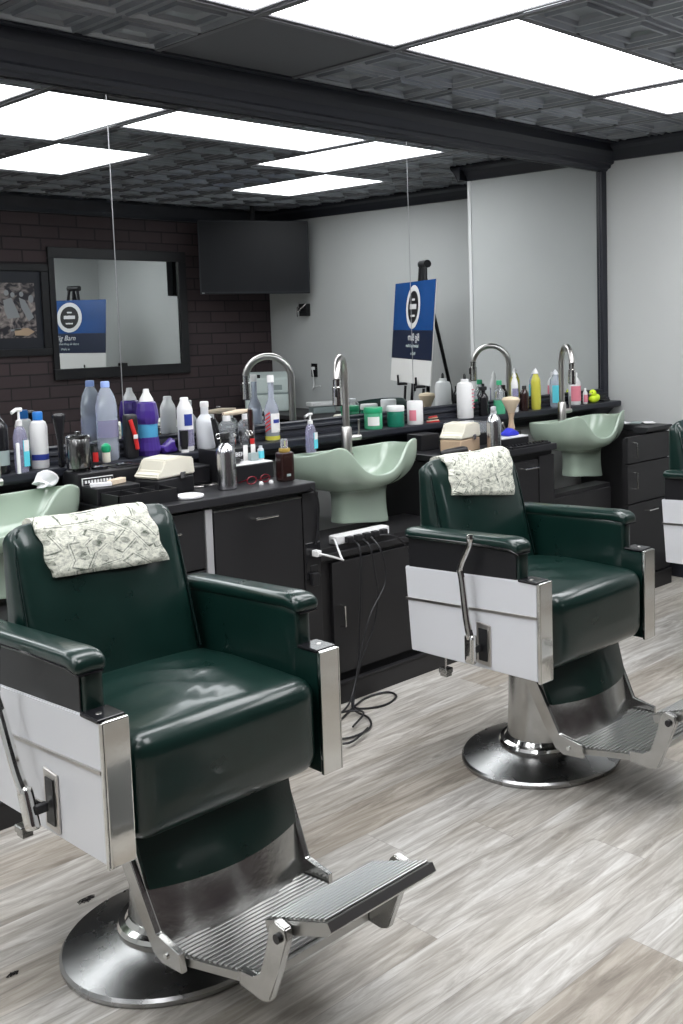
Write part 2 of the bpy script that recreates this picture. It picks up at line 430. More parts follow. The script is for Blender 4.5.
for k in lights:
    i0, i1, j0, j1 = k; m = .030
    x0, x1, y0, y1 = gx(i0)+m, gx(i1)-m, gy(j1)+m, gy(j0)-m
    t = thing('ceiling_light', light_labels[k], 'ceiling light', ((x0+x1)/2, (y0+y1)/2, H), 0, 'recessed light panels in the tin ceiling')
    hx, hy = (x1-x0)/2, (y1-y0)/2
    f = BM()
    for (a, bb, c, d) in ((-hx-.014, hx+.014, -hy-.014, -hy), (-hx-.014, hx+.014, hy, hy+.014), (-hx-.014, -hx, -hy, hy), (hx, hx+.014, -hy, hy)):
        box(f, a, bb, c, d, -.004, .02)
    link('frame', f, 'light_frame', t)
    f = BM(); box(f, -hx, hx, -hy, hy, .002, .008); link('diffuser', f, 'diffuser', t)

# crown mouldings and beam
CR = [(0, 0), (.018, 0), (.028, .018), (.036, .030), (.058, .056), (.082, .072), (.088, .085), (.088, .10), (0, .10)]
def crown(bm, p0, p1, out, z0, prof=CR):
    p0 = Vector(p0); p1 = Vector(p1); o = Vector(out)
    A = [bm.verts.new(Vector((*(p0+o*u), z0+v))) for u, v in prof]; B_ = [bm.verts.new(Vector((*(p1+o*u), z0+v))) for u, v in prof]
    n = len(prof); bm.faces.new(A); bm.faces.new(B_)
    for k in range(n): bm.faces.new((A[k], A[(k+1) % n], B_[(k+1) % n], B_[k]))
BP = [(0, 0), (.035, 0), (.045, .012), (.062, .018), (.066, .034), (.084, .040), (.098, .075), (.118, .100), (.122, .155), (0, .155)]
b = BM(); crown(b, (XL, .011), (XF, .011), (0, -1), H-.155, BP); box(b, XL, XF, -.148, -.10, H-.0125, H-.001, .002); struct(link('trim_1', b, 'trim', smooth=False))
b = BM(); crown(b, (XF, 0), (XF, -1.1-.088), (-1, 0), H-.10); crown(b, (XF-.088, -1.1), (XR, -1.1), (0, -1), H-.10); struct(link('trim_2', b, 'trim'))
b = BM(); crown(b, (XR, -1.1), (XR, YB), (-1, 0), H-.10); struct(link('trim_3', b, 'trim'))
b = BM(); crown(b, (XL, YB), (XR, YB), (0, 1), H-.13, [(0, 0), (.02, 0), (.03, .03), (.09, .10), (.09, .13), (0, .13)]); struct(link('trim_4', b, 'trim'))
# black post at the end of the mirror, corner bead
b = BM(); box(b, 4.952, 4.999, -.022, .011, 1.0, H-.15, .003); struct(link('trim_5', b, 'trim'))
b = BM(); box(b, XF-.006, XF+.02, -1.112, -1.085, .1, H-.10); struct(link('trim_6', b, 'white'))
b = BM(); box(b, XF-.016, XF-.001, -1.1, -.001, 0, .11, .003); box(b, XF-.016, XR, -1.116, -1.101, 0, .11, .003); struct(link('baseboard_far', b, 'trim'))
b = BM(); box(b, XL, XR, YB+.001, YB+.018, 0, .11, .003); struct(link('baseboard_right', b, 'trim'))

# mirrors: four glass panels of the long wall mirror
ZM0, ZM1 = 1.076, H-.158
def mirror_panel(x0, x1, label):
    t = thing('wall_mirror', label, 'mirror', (x0, 0, ZM0), 0, 'frameless mirror panels over the stations')
    w = x1-x0; h = ZM1-ZM0
    f = BM(); box(f, .0022, w-.0022, 0, .006, .001, h-.001); link('mirror_glass', f, 'mirror', t)
    f = BM(); box(f, w-.0022, w+.0018, .0005, .006, .001, h-.001); link('edge_strip', f, 'seam', t)
mirror_panel(-1.05, .44, 'frameless mirror panel nearest the camera, outside the left edge')
mirror_panel(.44, 1.94, 'frameless mirror panel at the left edge, reflecting the framed picture and brick wall')
mirror_panel(1.94, 3.43, 'middle frameless mirror panel reflecting the television and the curved tap of the middle basin')
mirror_panel(3.43, 4.95, 'frameless mirror panel beside the black post, reflecting the pale end wall')

# moulding under the mirrors + shelf
b = BM()
crown(b, (.3, .011), (4.985, .011), (0, -1), 1.011, [(0, 0), (.048, 0), (.048, .012), (.036, .016), (.034, .028), (.042, .034), (.040, .044), (.024, .050), (.026, .060), (.016, .0645), (0, .0645)])
struct(link('trim_7', b, 'trim'))
SP = [(0, 0), (.02, 0), (.05, .012), (.07, .035), (.092, .052), (.12, .056), (.14, .064), (.145, .072), (.145, .092), (.14, .096), (0, .096)]
def shelf(x0, x1, label):
    f = BM(); crown(f, (x0, .011), (x1, .011), (0, -1), .914, SP)
    tag(link('display_shelf', f, 'trim', smooth=False), label, 'shelf', 'moulded black shelves under the mirrors')
shelf(.3, 3.50, 'long black moulded shelf under the mirror, running behind the middle basin')
shelf(3.504, 4.97, 'black moulded shelf under the mirror beside the black post, behind the farthest basin')

# ------------------------------------------------------------------ cabinets
def handle(name, parent, x, y, z, L, vertical=False):
    f = BM()
    if vertical: pts = [(x, y, z-L/2), (x, y-.028, z-L/2+.004), (x, y-.028, z+L/2-.004), (x, y, z+L/2)]
    else: pts = [(x-L/2, y, z), (x-L/2+.004, y-.028, z), (x+L/2-.004, y-.028, z), (x+L/2, y, z)]
    tube(f, pts, .0045, 8); return link(name, f, 'chrome', parent, smooth=True)
def front(parent, name, x0, x1, z0, z1, yf, h=None, thick=.018):
    f = BM(); box(f, x0, x1, yf, yf+thick, z0, z1, .002)
    o = link(name, f, 'cabinet', parent)
    if h: handle('handle', o, *h)
    return o
G = 'black station cabinets'
# station between first and middle basin
t = thing('station_cabinet', 'black drawer cabinet behind the nearest green chair, left of the pale grey end strip', 'cabinet', (1.60, -.532, 0), 0, G)
f = BM(); box(f, .02, .325, .0, .50, .09, .868); box(f, 0.0, .325, .03, .50, 0, .09); link('body', f, 'cabinet', t)
front(t, 'drawer', .02, .322, .66, .86, -.019, (.17, -.019, .80, .10)); front(t, 'drawer', .02, .322, .44, .652, -.019, (.17, -.019, .59, .10)); front(t, 'door', .02, .322, .10, .432, -.019, (.17, -.019, .37, .10))
t = thing('station_cabinet', 'black tilt-door cabinet with a chrome top edge, left of the middle basin', 'cabinet', (1.955, -.532, 0), 0, G)
f = BM(); box(f, 0, .46, 0, .50, .09, .868); link('body', f, 'cabinet', t)
d_ = front(t, 'door', .005, .378, .12, .846, -.019, (.205, -.019, .803, .10))
f = BM(); box(f, .005, .378, -.021, 0, .847, .851); link('edge_strip', f, 'steel', t)
f = BM(); box(f, .384, .458, -.018, 0, .10, .86, .002); link('side_stile', f, 'cabinet', t)
f = BM(); box(f, -.028, -.001, -.020, .30, .09, .862, .002); o = link('end_strip', f, 'end_grey', t); o['label'] = 'pale grey end strip'
# low cabinet under middle basin
t = thing('basin_cabinet', 'low black door cabinet beneath the middle basin and power strip', 'cabinet', (2.42, -.50, 0), 0, G)
f = BM(); box(f, .005, .745, 0, .30, 0, .62); link('body', f, 'cabinet', t)
front(t, 'door', .07, .70, .11, .56, -.019, (.105, -.019, .345, .09, True))
f = BM(); box(f, .005, .745, -.02, 0, .575, .60, .003); link('rail', f, 'cabinet', t)
# right of the middle basin
t = thing('station_cabinet', 'black door and drawer cabinet between the middle and farthest basins', 'cabinet', (3.17, -.532, 0), 0, G)
f = BM(); box(f, 0, .665, 0, .50, .09, .868); link('body', f, 'cabinet', t)
front(t, 'door', .01, .27, .10, .86, -.019, (.22, -.019, .78, .10)); front(t, 'door', .28, .54, .10, .835, -.019, (.463, -.019, .803, .10)); front(t, 'door', .55, .66, .10, .848, -.019)
t = thing('basin_cabinet', 'recessed black panel cabinet beneath the farthest basin', 'cabinet', (3.84, -.46, 0), 0, G)
f = BM(); box(f, .002, .595, .02, .12, 0, .62); link('body', f, 'cabinet', t); front(t, 'door', .02, .575, .10, .60, .0)
t = thing('station_cabinet', 'black three-front cabinet at the end wall, right of the farthest basin', 'cabinet', (4.445, -.532, 0), 0, G)
f = BM(); box(f, .262, .405, 0, .50, .09, .868); box(f, .005, .262, 0, .02, .09, .855); link('body', f, 'cabinet', t)
front(t, 'drawer', 0, .40, .725, .866, -.019, (.05, -.019, .795, .08, True)); front(t, 'drawer', 0, .40, .508, .718, -.019, (.05, -.019, .63, .09, True)); front(t, 'door', 0, .40, .10, .50, -.019, (.2, -.019, .455, .09))
# basin 1 side
t = thing('basin_cabinet', 'low black cabinet beneath the nearest basin at the left edge', 'cabinet', (.95, -.50, 0), 0, G)
f = BM(); box(f, .002, .645, 0, .30, .09, .62); link('body', f, 'cabinet', t); front(t, 'door', .05, .60, .11, .56, -.019)
# plinth
f = BM(); box(f, .95, 4.86, -.553, -.5065, 0, .078, .003); box(f, .95, 4.86, -.556, -.534, .079, .087, .002)
tag(link('plinth', f, 'cabinet'), 'continuous black plinth board along the foot of the cabinets', 'plinth')
def top(x0, x1, label):
    f = BM(); box(f, x0, x1, -.565, -.004, .871, .902, .004); tag(link('worktop', f, 'worktop'), label, 'worktop', 'black worktops between the basins')
top(1.628, 2.392, 'black worktop between the nearest and middle basins, holding the aluminium can')
top(3.165, 3.838, 'black worktop between the middle and farthest basins')
f = BM(); crown(f, (4.708, -.53), (4.86, -.53), (0, -1), .871, [(-.52, 0), (.01, 0), (.02, .008), (.03, .024), (.03, .031), (-.52, .031)]); crown(f, (4.62, -.53), (4.708, -.53), (0, -1), .871, [(-.065, 0), (.01, 0), (.02, .008), (.03, .024), (.03, .031), (-.065, .031)])
tag(link('worktop', f, 'worktop'), 'short black worktop at the end wall with papers on it', 'worktop', 'black worktops between the basins')

# ------------------------------------------------------------------ basins
def basin(cx, label):
    # outline, right half (x, yout, z): from back centre to front notch
    half = [(0, .135, .945), (.12, .135, .945), (.22, .137, .947), (.285, .145, .950), (.305, .18, .952), (.305, .24, .953), (.295, .30, .957), (.272, .355, .966), (.243, .398, .982), (.213, .418, .992), (.180, .424, .985),
            (.150, .430, .958), (.122, .436, .918), (.090, .440, .885), (.050, .443, .864), (0, .444, .858)]
    half2 = [(-x, y, z) for x, y, z in reversed(half[1:-1])]
    rim = half+half2
    n = len(rim); f = BM()
    ctr = (0, .27)
    def ring(fn):
        return [f.verts.new(Vector((fn(x, y, z)[0], -fn(x, y, z)[1], fn(x, y, z)[2]))) for x, y, z in rim]
    def boxy(x, y, hx, y0, y1, k):  # map rim point towards a rounded rectangle of the pedestal
        a = math.atan2((y-.28)/.16, x/.30); c, s = math.cos(a), math.sin(a)
        m = (abs(c)**4+abs(s)**4)**(-.25)
        return hx*c*m, (y0+y1)/2+(y1-y0)/2*s*m
    def outer(t, zt):
        def g(x, y, z):
            px, py = boxy(x, y, .130, .225, .338, 0)
            e = t
            bx = x*(1-e)+px*e; by = y*(1-e)+py*e
            return bx, by, z*(1-zt)+.790*zt
        return g
    def lip(s, dz):
        def g(x, y, z):
            dx, dy = x-ctr[0], y-ctr[1]; l = math.hypot(dx, dy)
            return x-dx/l*s, y-dy/l*s, z+dz
        return g
    def ped(z, fl=0):
        def g(x, y, zz):
            px, py = boxy(x, y, .130+fl, .225, .338+fl, 0); 
            return px, py, z - (.012*math.sin(px/.142*1.6) if z < .68 else 0)
        return g
    def inner(t, zb):
        def g(x, y, z):
            xx, yy = x*t, ctr[1]+(y-ctr[1])*t
            return xx, yy, z*(1-zb)+.800*zb
        return g
    rings = [ring(ped(.646, .004)), ring(ped(.648, .007)), ring(ped(.658, .006)), ring(ped(.70)), ring(ped(.75)), ring(outer(1.0, 1.0)), ring(outer(.86, .975)), ring(outer(.66, .92)), ring(outer(.46, .84)), ring(outer(.28, .73)), ring(outer(.14, .59)), ring(outer(.05, .42)), ring(outer(.01, .25)), ring(outer(.0, .10)), ring(outer(.0, .04)),
             ring(lip(0, 0)), ring(lip(.003, .004)), ring(lip(.009, .005)), ring(lip(.015, 0)), ring(inner(.90, .22)), ring(inner(.82, .5)), ring(inner(.70, .78)), ring(inner(.5, .95)), ring(inner(.25, 1.0)), ring(inner(.06, 1.02))]
    for A, B_ in zip(rings, rings[1:]):
        for k in range(n): f.faces.new((A[k], A[(k+1) % n], B_[(k+1) % n], B_[k]))
    f.faces.new(rings[0]); f.faces.new(rings[-1])
    t = thing('shampoo_basin', label, 'basin', (cx, 0, 0), 0, 'sage green shampoo basins')
    o = link('bowl', f, 'sink', t, smooth=True, angle=75)
    sm = o.modifiers.new('s', 'SUBSURF'); sm.levels = 2; sm.render_levels = 2
    g = BM(); lathe(g, [(0, .803), (.022, .803), (.024, .806), (.018, .809), (0, .808)], 0, -.27, 0, 20); link('drain', g, 'chrome', t, smooth=True)
    return t
basin(2.835, 'sage green shampoo basin in the middle, with a clear sanitizer bottle on its rim')
basin(4.395, 'sage green shampoo basin farthest away, beside the black post')
basin(1.315, 'sage green shampoo basin cut off by the left edge, behind the nearest green chair')

def faucet(x, y, zb, label, d=(-.745, -.667)):
    t = thing('faucet', label, 'tap', (x, y, zb), 0, 'arched steel basin taps')
    d = Vector((d[0], d[1], 0)).normalized()
    g = BM(); lathe(g, [(0, 0), (.029, 0), (.029, .004), (.023, .006), (.023, .118), (.019, .124), (0, .124)], n=24); link('base', g, 'steel', t, smooth=True)
    R_ = .102; pts = [Vector((0, 0, .12)), Vector((0, 0, .20)), Vector((0, 0, .325))]
    for k in range(1, 15):
        a = PI*k/15*1.02
        pts.append(Vector((0, 0, .325))+d*(R_-R_*math.cos(a))+Vector((0, 0, R_*math.sin(a))))
    g = BM(); tube(g, pts, .0155, 14); link('spout', g, 'steel', t, smooth=True)
    e = pts[-1]
    g = BM(); tube(g, [e, e+Vector((0, 0, -.03)), e+Vector((0, 0, -.032)), e+Vector((0, 0, -.09)), e+Vector((0, 0, -.105))], lambda s: (.0165 if s < .4 else .0185+.003*s), 16)
    hd = link('spray_head', g, 'chrome', t, smooth=True)
    g = BM(); q = e+d*.0195+Vector((0, 0, -.055)); rbox(g, q.x-.005, q.x+.005, q.y-.006, q.y+.006, q.z-.018, q.z+.018, .004, 4)
    o = link('button', g, 'black', hd, smooth=True); o['label'] = 'black spray button'
    g = BM(); tube(g, [e+Vector((0, 0, -.1052)), e+Vector((0, 0, -.110))], .0175, 16); link('nozzle', g, 'black', hd, smooth=True)
    g = BM(); tube(g, [(.015, 0, .072), (.075, 0, .072)], .0125, 14); tube(g, [(.066, 0, .072), (.070, 0, .10), (.068, -.003, .150)], .0045, 8)
    link('lever', g, 'steel', t, smooth=True)
faucet(2.853, -.19, .925, 'brushed steel tap with curved spout on the middle basin')
faucet(4.343, -.19, .925, 'brushed steel tap with curved spout on the farthest basin', (-.576, -.817))
faucet(1.33, -.19, .925, 'brushed steel tap of the nearest basin at the left edge')

# ------------------------------------------------------------------ barber chair
def make_chair(label):
    t = thing('barber_chair', label, 'barber chair', (0, 0, 0), 0, 'green leather barber chairs')
    # base
    g = BM(); lathe(g, [(0, 0), (.272, 0), (.276, .006), (.276, .014), (.270, .021), (.255, .025), (.20, .042), (.140, .058), (0, .06)], n=64); link('base', g, 'base_metal', t, smooth=True, angle=25)
    g = BM(); lathe(g, [(.09, .056), (.142, .057), (.147, .064), (.142, .073), (.128, .077), (.120, .088), (.08, .088)], n=48); link('collar', g, 'chrome', t, smooth=True)
    g = BM(); lathe(g, [(.08, .07), (.118, .07), (.112, .20), (.108, .40), (.08, .40)], n=48); link('column', g, 'worn_chrome', t, smooth=True)
    g = BM(); box(g, -.22, .22, -.10, .24, .395, .425, .01); box(g, -.15, .15, -.12, .16, .33, .40, .02); link('mechanism', g, 'black_matt', t)
    # seat
    def fs(x, y, z):
        u = x/.245; v = (y-.0)/.26
        if z > .52:
            k = (z-.52)/.125
            z += k*(.018*(1-u*u)*(1-min(1, v*v)) - .012*max(0, (y-.05)/.2)) + k*.0075*math.sin(y*52+x*14+2*math.sin(x*20))*math.exp(-((x+.02)**2+(y+.01)**2)/.014)
        if y < -.10: y += -.012*(1-abs(u)**3)*max(0, min(1, (z-.40)/.1))
        return x, y, z
    g = BM(); rbox(g, -.2465, .2465, -.264, .235, .408, .645, .048, 24, fs); seat = link('seat', g, 'leather', t, smooth=True, angle=80)
    # backrest (wedge, leaning)
    def yfront(z): return .185+(z-.60)*.27
    def fb(x, y, z):
        s = (y-.0)/.1     # 0 front .. 1 rear
        yf = yfront(z) if z < .97 else yfront(.97)+(z-.97)*.5
        yr = .365 - max(0, z-.99)*1.2
        w = 1-.05*max(0, (z-.62)/.4)
        bulge = -.012*(1-(x/.225)**2)*(1-s)*math.sin(max(0, min(1, (z-.6)/.42))*PI)
        return x*w, yf+(yr-yf)*s+bulge, z + .012*(1-(x/.225)**2)*max(0, (z-.9)/.12)
    g = BM(); rbox(g, -.232, .232, 0, .1, .56, 1.018, .042, 22, fb); back = link('backrest', g, 'leather', t, smooth=True, angle=80)
    def seamp(x, z):
        return fb(x, .006, z)
    pts = [(-.222, .64), (-.222, .8), (-.222, .93), (-.212, .985), (-.185, 1.008), (0, 1.010), (.185, 1.008), (.212, .985), (.222, .93), (.222, .8), (.222, .64)]
    P3 = []
    for x, z in pts:
        q = fb(x, .0, z); P3.append((q[0], q[1]+.012, q[2]))
    g = BM(); tube(g, P3, .0045, 8, smooth=5); link('piping', g, 'leather_dark', back, smooth=True)
    for s in (-1, 1):
        # arm
        g = BM(); rbox(g, *(sorted((s*.2475, s*.296))), -.176, .33, .56, .80, .014, 10, lambda x, y, z: (x, y, z-.012*max(0, y/.3) if z > .7 else z)); link('armrest', g, 'leather', t, smooth=True, angle=80)
        arm = t.children[-1]
        g = BM(); box(g, *(sorted((s*.2965, s*.300))), -.165, .32, .66, .785, .001, 1); link('outer_panel', g, 'black', t.children[-1])
        def fp(x, y, z, s=s):
            z += -.014-.022*max(0, min(1, (y+.18)/.48)) - .014*max(0, (-.145-y)/.04)**1.5 + .004*(1-((abs(x)-.28)/.04)**2)
            return x, y, z
        g = BM(); rbox(g, *(sorted((s*.243, s*.318))), -.186, .325, .806, .842, .016, 14, fp); link('arm_pad', g, 'leather', t, smooth=True, angle=80)
        g = BM(); tube(g, [(s*.315, .31, .785), (s*.317, .0, .797), (s*.317, -.15, .798), (s*.309, -.183, .785), (s*.255, -.183, .785)], .003, 6); link('piping', g, 'black_gloss', t.children[-1], smooth=True)
        # side panel with strip and screws
        def tilt(x, y, z): return x, y, z+(.04 - y)*.055*(1 if z > .55 else .35)
        g = BM(); prism(g, [(-.252, .392), (-.252, .690), (.336, .690), (.314, .392)], 'x', *(sorted((s*.262, s*.305))), skew=tilt)
        bmesh.ops.bevel(g, geom=g.edges[:], offset=.003, segments=2, affect='EDGES')
        h_ = BM(); box(h_, *(sorted((s*.2485, s*.2615))), -.252, .30, .40, .698); link('inner_panel', h_, 'leather', t)
        sp = link('side_panel', g, 'white_enamel', t); sp['label'] = 'white enamel side panel with chrome line'
        g = BM(); prism(g, [(-.252, .577), (-.252, .585), (.331, .585), (.330, .577)], 'x', *(sorted((s*.3045, s*.310))), skew=tilt); link('trim_strip', g, 'steel', sp)
        for yy in (-.215, .08, .27):
            g = BM(); lathe(g, [(0, 0), (.008, 0), (.006, .003), (0, .003)], s*.286, yy, .692+(.04-yy)*.055, 10); link('screw', g, 'steel', sp, smooth=True)
        # chrome front cap
        g = BM(); box(g, *(sorted((s*.2475, s*.3045))), -.266, -.2535, .394, .705, .003); box(g, *(sorted((s*.3052, s*.3085))), -.265, -.2545, .394, .703, .001)
        cap = link('front_cap', g, 'chrome', t); cap['label'] = 'chrome corner cap'
        g = BM(); box(g, *(sorted((s*.2475, s*.309))), -.2525, -.178, .699, .708, .003); link('cap_top', g, 'black_gloss', cap)
        # leg of the footrest frame
        def sk(x, y, z, s=s): return x+s*(z-.16)*.06, y, z
        g = BM(); prism(g, [(-.080, .42), (-.135, .42), (-.248, .200), (-.336, .190), (-.340, .146), (-.262, .138), (-.230, .152), (-.192, .215)], 'x', *(sorted((s*.190, s*.204))), skew=sk)
        bmesh.ops.bevel(g, geom=g.edges[:], offset=.002, segments=1, affect='EDGES')
        lg = link('footrest_bracket', g, 'worn_chrome', t)
        g = BM(); tube(g, [(s*.204, -.285, .166), (s*.208, -.285, .166)], .007, 12); link('bolt', g, 'chrome', lg, smooth=True)
        # link arm of the flip footplate
        g = BM(); prism(g, [(-.490, .168), (-.565, .163), (-.590, .172), (-.624, .252), (-.655, .325), (-.650, .346), (-.618, .352), (-.600, .336), (-.586, .268), (-.566, .218), (-.540, .202), (-.490, .202)], 'x', *(sorted((s*.148, s*.166))))
        bmesh.ops.bevel(g, geom=g.edges[:], offset=.003, segments=2, affect='EDGES')
        la = link('link_arm', g, 'worn_chrome', t)
        g = BM(); tube(g, [(s*.166, -.630, .322), (s*.172, -.630, .322)], .010, 14); link('bolt', g, 'black', la, smooth=True)
    # apron and kick shield
    def sheet(bm, z0, z1, hw0, hw1, off, th, nx=14, nz=6):
        grid = {}
        for l in (0, 1):
            for i in range(nx+1):
                for j in range(nz+1):
                    z = z0+(z1-z0)*j/nz; u = i/nx*2-1; hw = hw0+(hw1-hw0)*j/nz
                    sag = -.006*(1-u*u) if j == 0 and off == 0 else 0
                    y = -.172-(.42-z)*.32 - .045*(1-u*u) + off + l*th
                    grid[l, i, j] = bm.verts.new((u*hw, y, z+sag))
        for l in (0, 1):
            for i in range(nx):
                for j in range(nz): bm.faces.new([grid[l, a, c] for a, c in ((i, j), (i+1, j), (i+1, j+1), (i, j+1))])
        for i in range(nx):
            for j in (0, nz): bm.faces.new((grid[0, i, j], grid[0, i+1, j], grid[1, i+1, j], grid[1, i, j]))
        for j in range(nz):
            for i in (0, nx): bm.faces.new((grid[0, i, j], grid[0, i, j+1], grid[1, i, j+1], grid[1, i, j]))
        return bm
    g = sheet(BM(), .285, .425, .196, .205, 0, .016); link('apron', g, 'leather', t, smooth=True)
    g = sheet(BM(), .155, .300, .190, .196, .010, .006); link('kick_shield', g, 'worn_chrome', t, smooth=True)
    # ribbed tread
    g = BM(); prism(g, [(-.186, -.225), (.186, -.225), (.186, -.335), (.146, -.53), (-.146, -.53), (-.186, -.335)], 'z', .146, .164)
    n = 19
    for k in range(n):
        y = -.242-k*(.283/n); hw = .186 if y > -.335 else .186-.04*((-.335-y)/.195)
        box(g, -hw+.004, hw-.004, y-.0045, y+.0045, .1642, .1705, .0015, 1)
    for v in g.verts: v.co.z += .024*max(0, (-.25-v.co.y)/.28)
    link('tread', g, 'tread_metal', t)
    # flip footplate
    R_ = Matrix.Translation((-.008, -.566, .325)) @ Matrix.Rotation(math.radians(-19), 4, 'X')
    g = BM(); prism(g, [(-.205, -.018), (-.200, 0), (.006, .0), (.008, -.024), (-.02, -.028), (-.19, -.026)], 'x', -.138, .138)
    n = 12
    for k in range(n): box(g, -.135, .135, -.012-k*.0158-.0046, -.012-k*.0158+.0046, .0002, .0062, .0015, 1)
    bmesh.ops.transform(g, matrix=R_, verts=g.verts[:]); link('footplate', g, 'tread_metal', t)
    g = BM(); tube(g, [(-.150, -.630, .322), (.150, -.630, .322)], .009, 12); link('hinge_rod', g, 'dark_chrome', t, smooth=True)
    # recline lever on the near side
    g = BM(); prism(g, [(-.060, .405), (-.060, .540), (.000, .545), (.000, .410)], 'x', -.3115, -.305); bmesh.ops.bevel(g, geom=g.edges[:], offset=.002, segments=1, affect='EDGES')
    lb = link('lever_plate', g, 'steel', t)
    g = BM(); box(g, -.314, -.3118, -.048, -.012, .422, .526); box(g, -.345, -.318, -.034, -.018, .455, .475, .003); link('latch_slot', g, 'black', lb)
    pts = [(-.352, -.022, .815), (-.352, -.012, .790), (-.352, .024, .724), (-.352, .018, .68), (-.352, .002, .56), (-.350, -.008, .51), (-.348, -.010, .50)]
    g = BM(); tube(g, pts, lambda s: .009+.004*s, 10, smooth=3); rbox(g, -.360, -.336, -.030, .010, .418, .512, .008, 8); lathe(g, [(0, -.018), (.011, -.011), (.014, 0), (.011, .011), (0, .015)], -.352, -.022, .822, 14)
    tube(g, [(-.350, -.004, .50), (-.330, -.018, .47), (-.318, -.02, .462)], .007, 8)
    lv = link('lever', g, 'chrome', t, smooth=True); lv['label'] = 'chrome recline lever with knob'
    g = BM(); tube(g, [(-.285, .170, .40), (-.285, .170, .348)], .004, 8); box(g, -.302, -.268, .152, .188, .332, .350, .003); box(g, -.297, -.273, .155, .185, .322, .332); link('pedal', g, 'worn_chrome', t)
    return t
chair = make_chair('green leather barber chair nearest the camera, at the lower left')
chair.location = (1.2506, -1.4592, 0); chair.rotation_euler = (0, 0, .02)
dup(chair, (2.624, -1.467, 0), -.003, 'green leather barber chair standing in front of the middle basin and cords')
lv1 = [c for c in chair.children if c.name.split('.')[0] == 'lever'][0]
pv = Matrix.Translation((0, -.010, .45)); lv1_rot = -math.radians(20)
dup(chair, (4.20, -1.46, 0), 0, 'green leather barber chair cut off by the right edge, beside the end wall')
lv1.matrix_basis = pv @ Matrix.Rotation(lv1_rot, 4, 'X') @ pv.inverted()

# towels over the chair backs
def towel(cx, cy, xl0, xr0, xl1, xr1, zl, zr, label, seed):
    """xl0/xr0 at the fold on top, xl1/xr1 at the front hem; zl/zr hem heights"""
    rnd = random.Random(seed)
    def yf(z): return .185+(z-.60)*.27 if z < .97 else .285+(z-.97)*.5
    g = BM(); nu, nv = 26, 24; uvl = g.loops.layers.uv.new('uv'); grid = {}; uv = {}
    ph = rnd.random()*6
    for l in (0, 1):
        for i in range(nu+1):
            u = i/nu
            for j in range(nv+1):
                v = j/nv
                hem = zl+(zr-zl)*u
                off = .003+(.012 if l == 0 else 0)
                if v < .62:      # front drop
                    s = v/.62; z = hem+(1.010-hem)*s
                    y = yf(z)-.012*(1-((u-.5)*1.4)**2)-off - .003*math.sin(u*11+ph)*(1-s); zz = z
                    xl = xl1+(xl0-xl1)*s; xr = xr1+(xr0-xr1)*s
                elif v < .82:    # over the top
                    s = (v-.62)/.20; a = PI*s
                    cyc = .327; rr = .030
                    y = cyc-(rr+off)*math.cos(a)*1.0 ; zz = 1.010+(off+.006)*math.sin(a)+.002*math.sin(u*9+ph); xl, xr = xl0, xr0
                else:
                    s = (v-.82)/.18; zz = 1.010-.085*s; y = .357+off+.012*s; xl, xr = xl0, xr0
                x = xl+(xr-xl)*u
                x += (.004*math.sin(v*17+ph) if i in (0, nu) else 0)
                e = min(i, nu-i, j, nv-j)
                if l == 0 and e == 0: y += .006
                grid[l, i, j] = g.verts.new((x, y, zz)); uv[grid[l, i, j]] = (u*.33+seed*.37, v*.34)
    fs = []
    for l in (0, 1):
        for i in range(nu):
            for j in range(nv): fs.append(g.faces.new([grid[l, a, c] for a, c in ((i, j), (i+1, j), (i+1, j+1), (i, j+1))]))
    for i in range(nu):
        for j in (0, nv): fs.append(g.faces.new((grid[0, i, j], grid[0, i+1, j], grid[1, i+1, j], grid[1, i, j])))
    for j in range(nv):
        for i in (0, nu): fs.append(g.faces.new((grid[0, i, j], grid[0, i, j+1], grid[1, i, j+1], grid[1, i, j])))
    for f in fs:
        for lp in f.loops: lp[uvl].uv = uv[lp.vert]
    tag(link('towel', g, 'money', smooth=True, angle=60), label, 'towel', 'banknote print towels on the chair backs', (cx, cy, 0))
towel(1.2506+.0065, -1.4592, -.172, .125, -.158, .150, .893, .880, 'banknote-print towel folded over the back of the nearest chair', 1)
towel(2.624, -1.466, -.140, .188, -.148, .160, .903, .862, 'banknote-print towel folded over the back of the chair by the middle basin', 2)

# ------------------------------------------------------------------ station items
ZS = 1.0102; ZC = .9022     # shelf and worktop surfaces
def at(name, label, cat, x, y, z, rz=0, group=None): return thing(name, label, cat, (x, y, z), rz, group)
def lpart(t, name, prof, mat, n=20, **k): g = BM(); lathe(g, prof, n=n, **k); return link(name, g, mat, t, smooth=True)
def bottle_prof(r, h, sh=.75, neck=.35):
    return [(0, 0), (r*.92, 0), (r, .006), (r, h*sh), (r*.93, h*(sh+.06)), (r*.66, h*(sh+.15)), (r*neck, h*(sh+.21)), (r*neck, h), (0, h)]
def label_band(t, r, z0, z1, mat, name='label', a0=-3.0, a1=-.7):
    g = BM(); n = 12; A = []
    for rr in (r+.0006, r+.0014):
        A.append([[g.verts.new((rr*math.cos(a0+(a1-a0)*k/n), rr*math.sin(a0+(a1-a0)*k/n), z)) for k in range(n+1)] for z in (z0, z1)])
    for k in range(n):
        for l in (0, 1): g.faces.new((A[l][0][k], A[l][0][k+1], A[l][1][k+1], A[l][1][k]))
        for q in (0, 1): g.faces.new((A[0][q][k], A[0][q][k+1], A[1][q][k+1], A[1][q][k]))
    for k in (0, n): g.faces.new((A[0][0][k], A[0][1][k], A[1][1][k], A[1][0][k]))
    return link(name, g, mat, t, smooth=True)
def cap(t, r, z0, h, mat, name='cap'): return lpart(t, name, [(0, z0), (r, z0), (r, z0+h*.85), (r*.85, z0+h), (0, z0+h)], mat, 16)

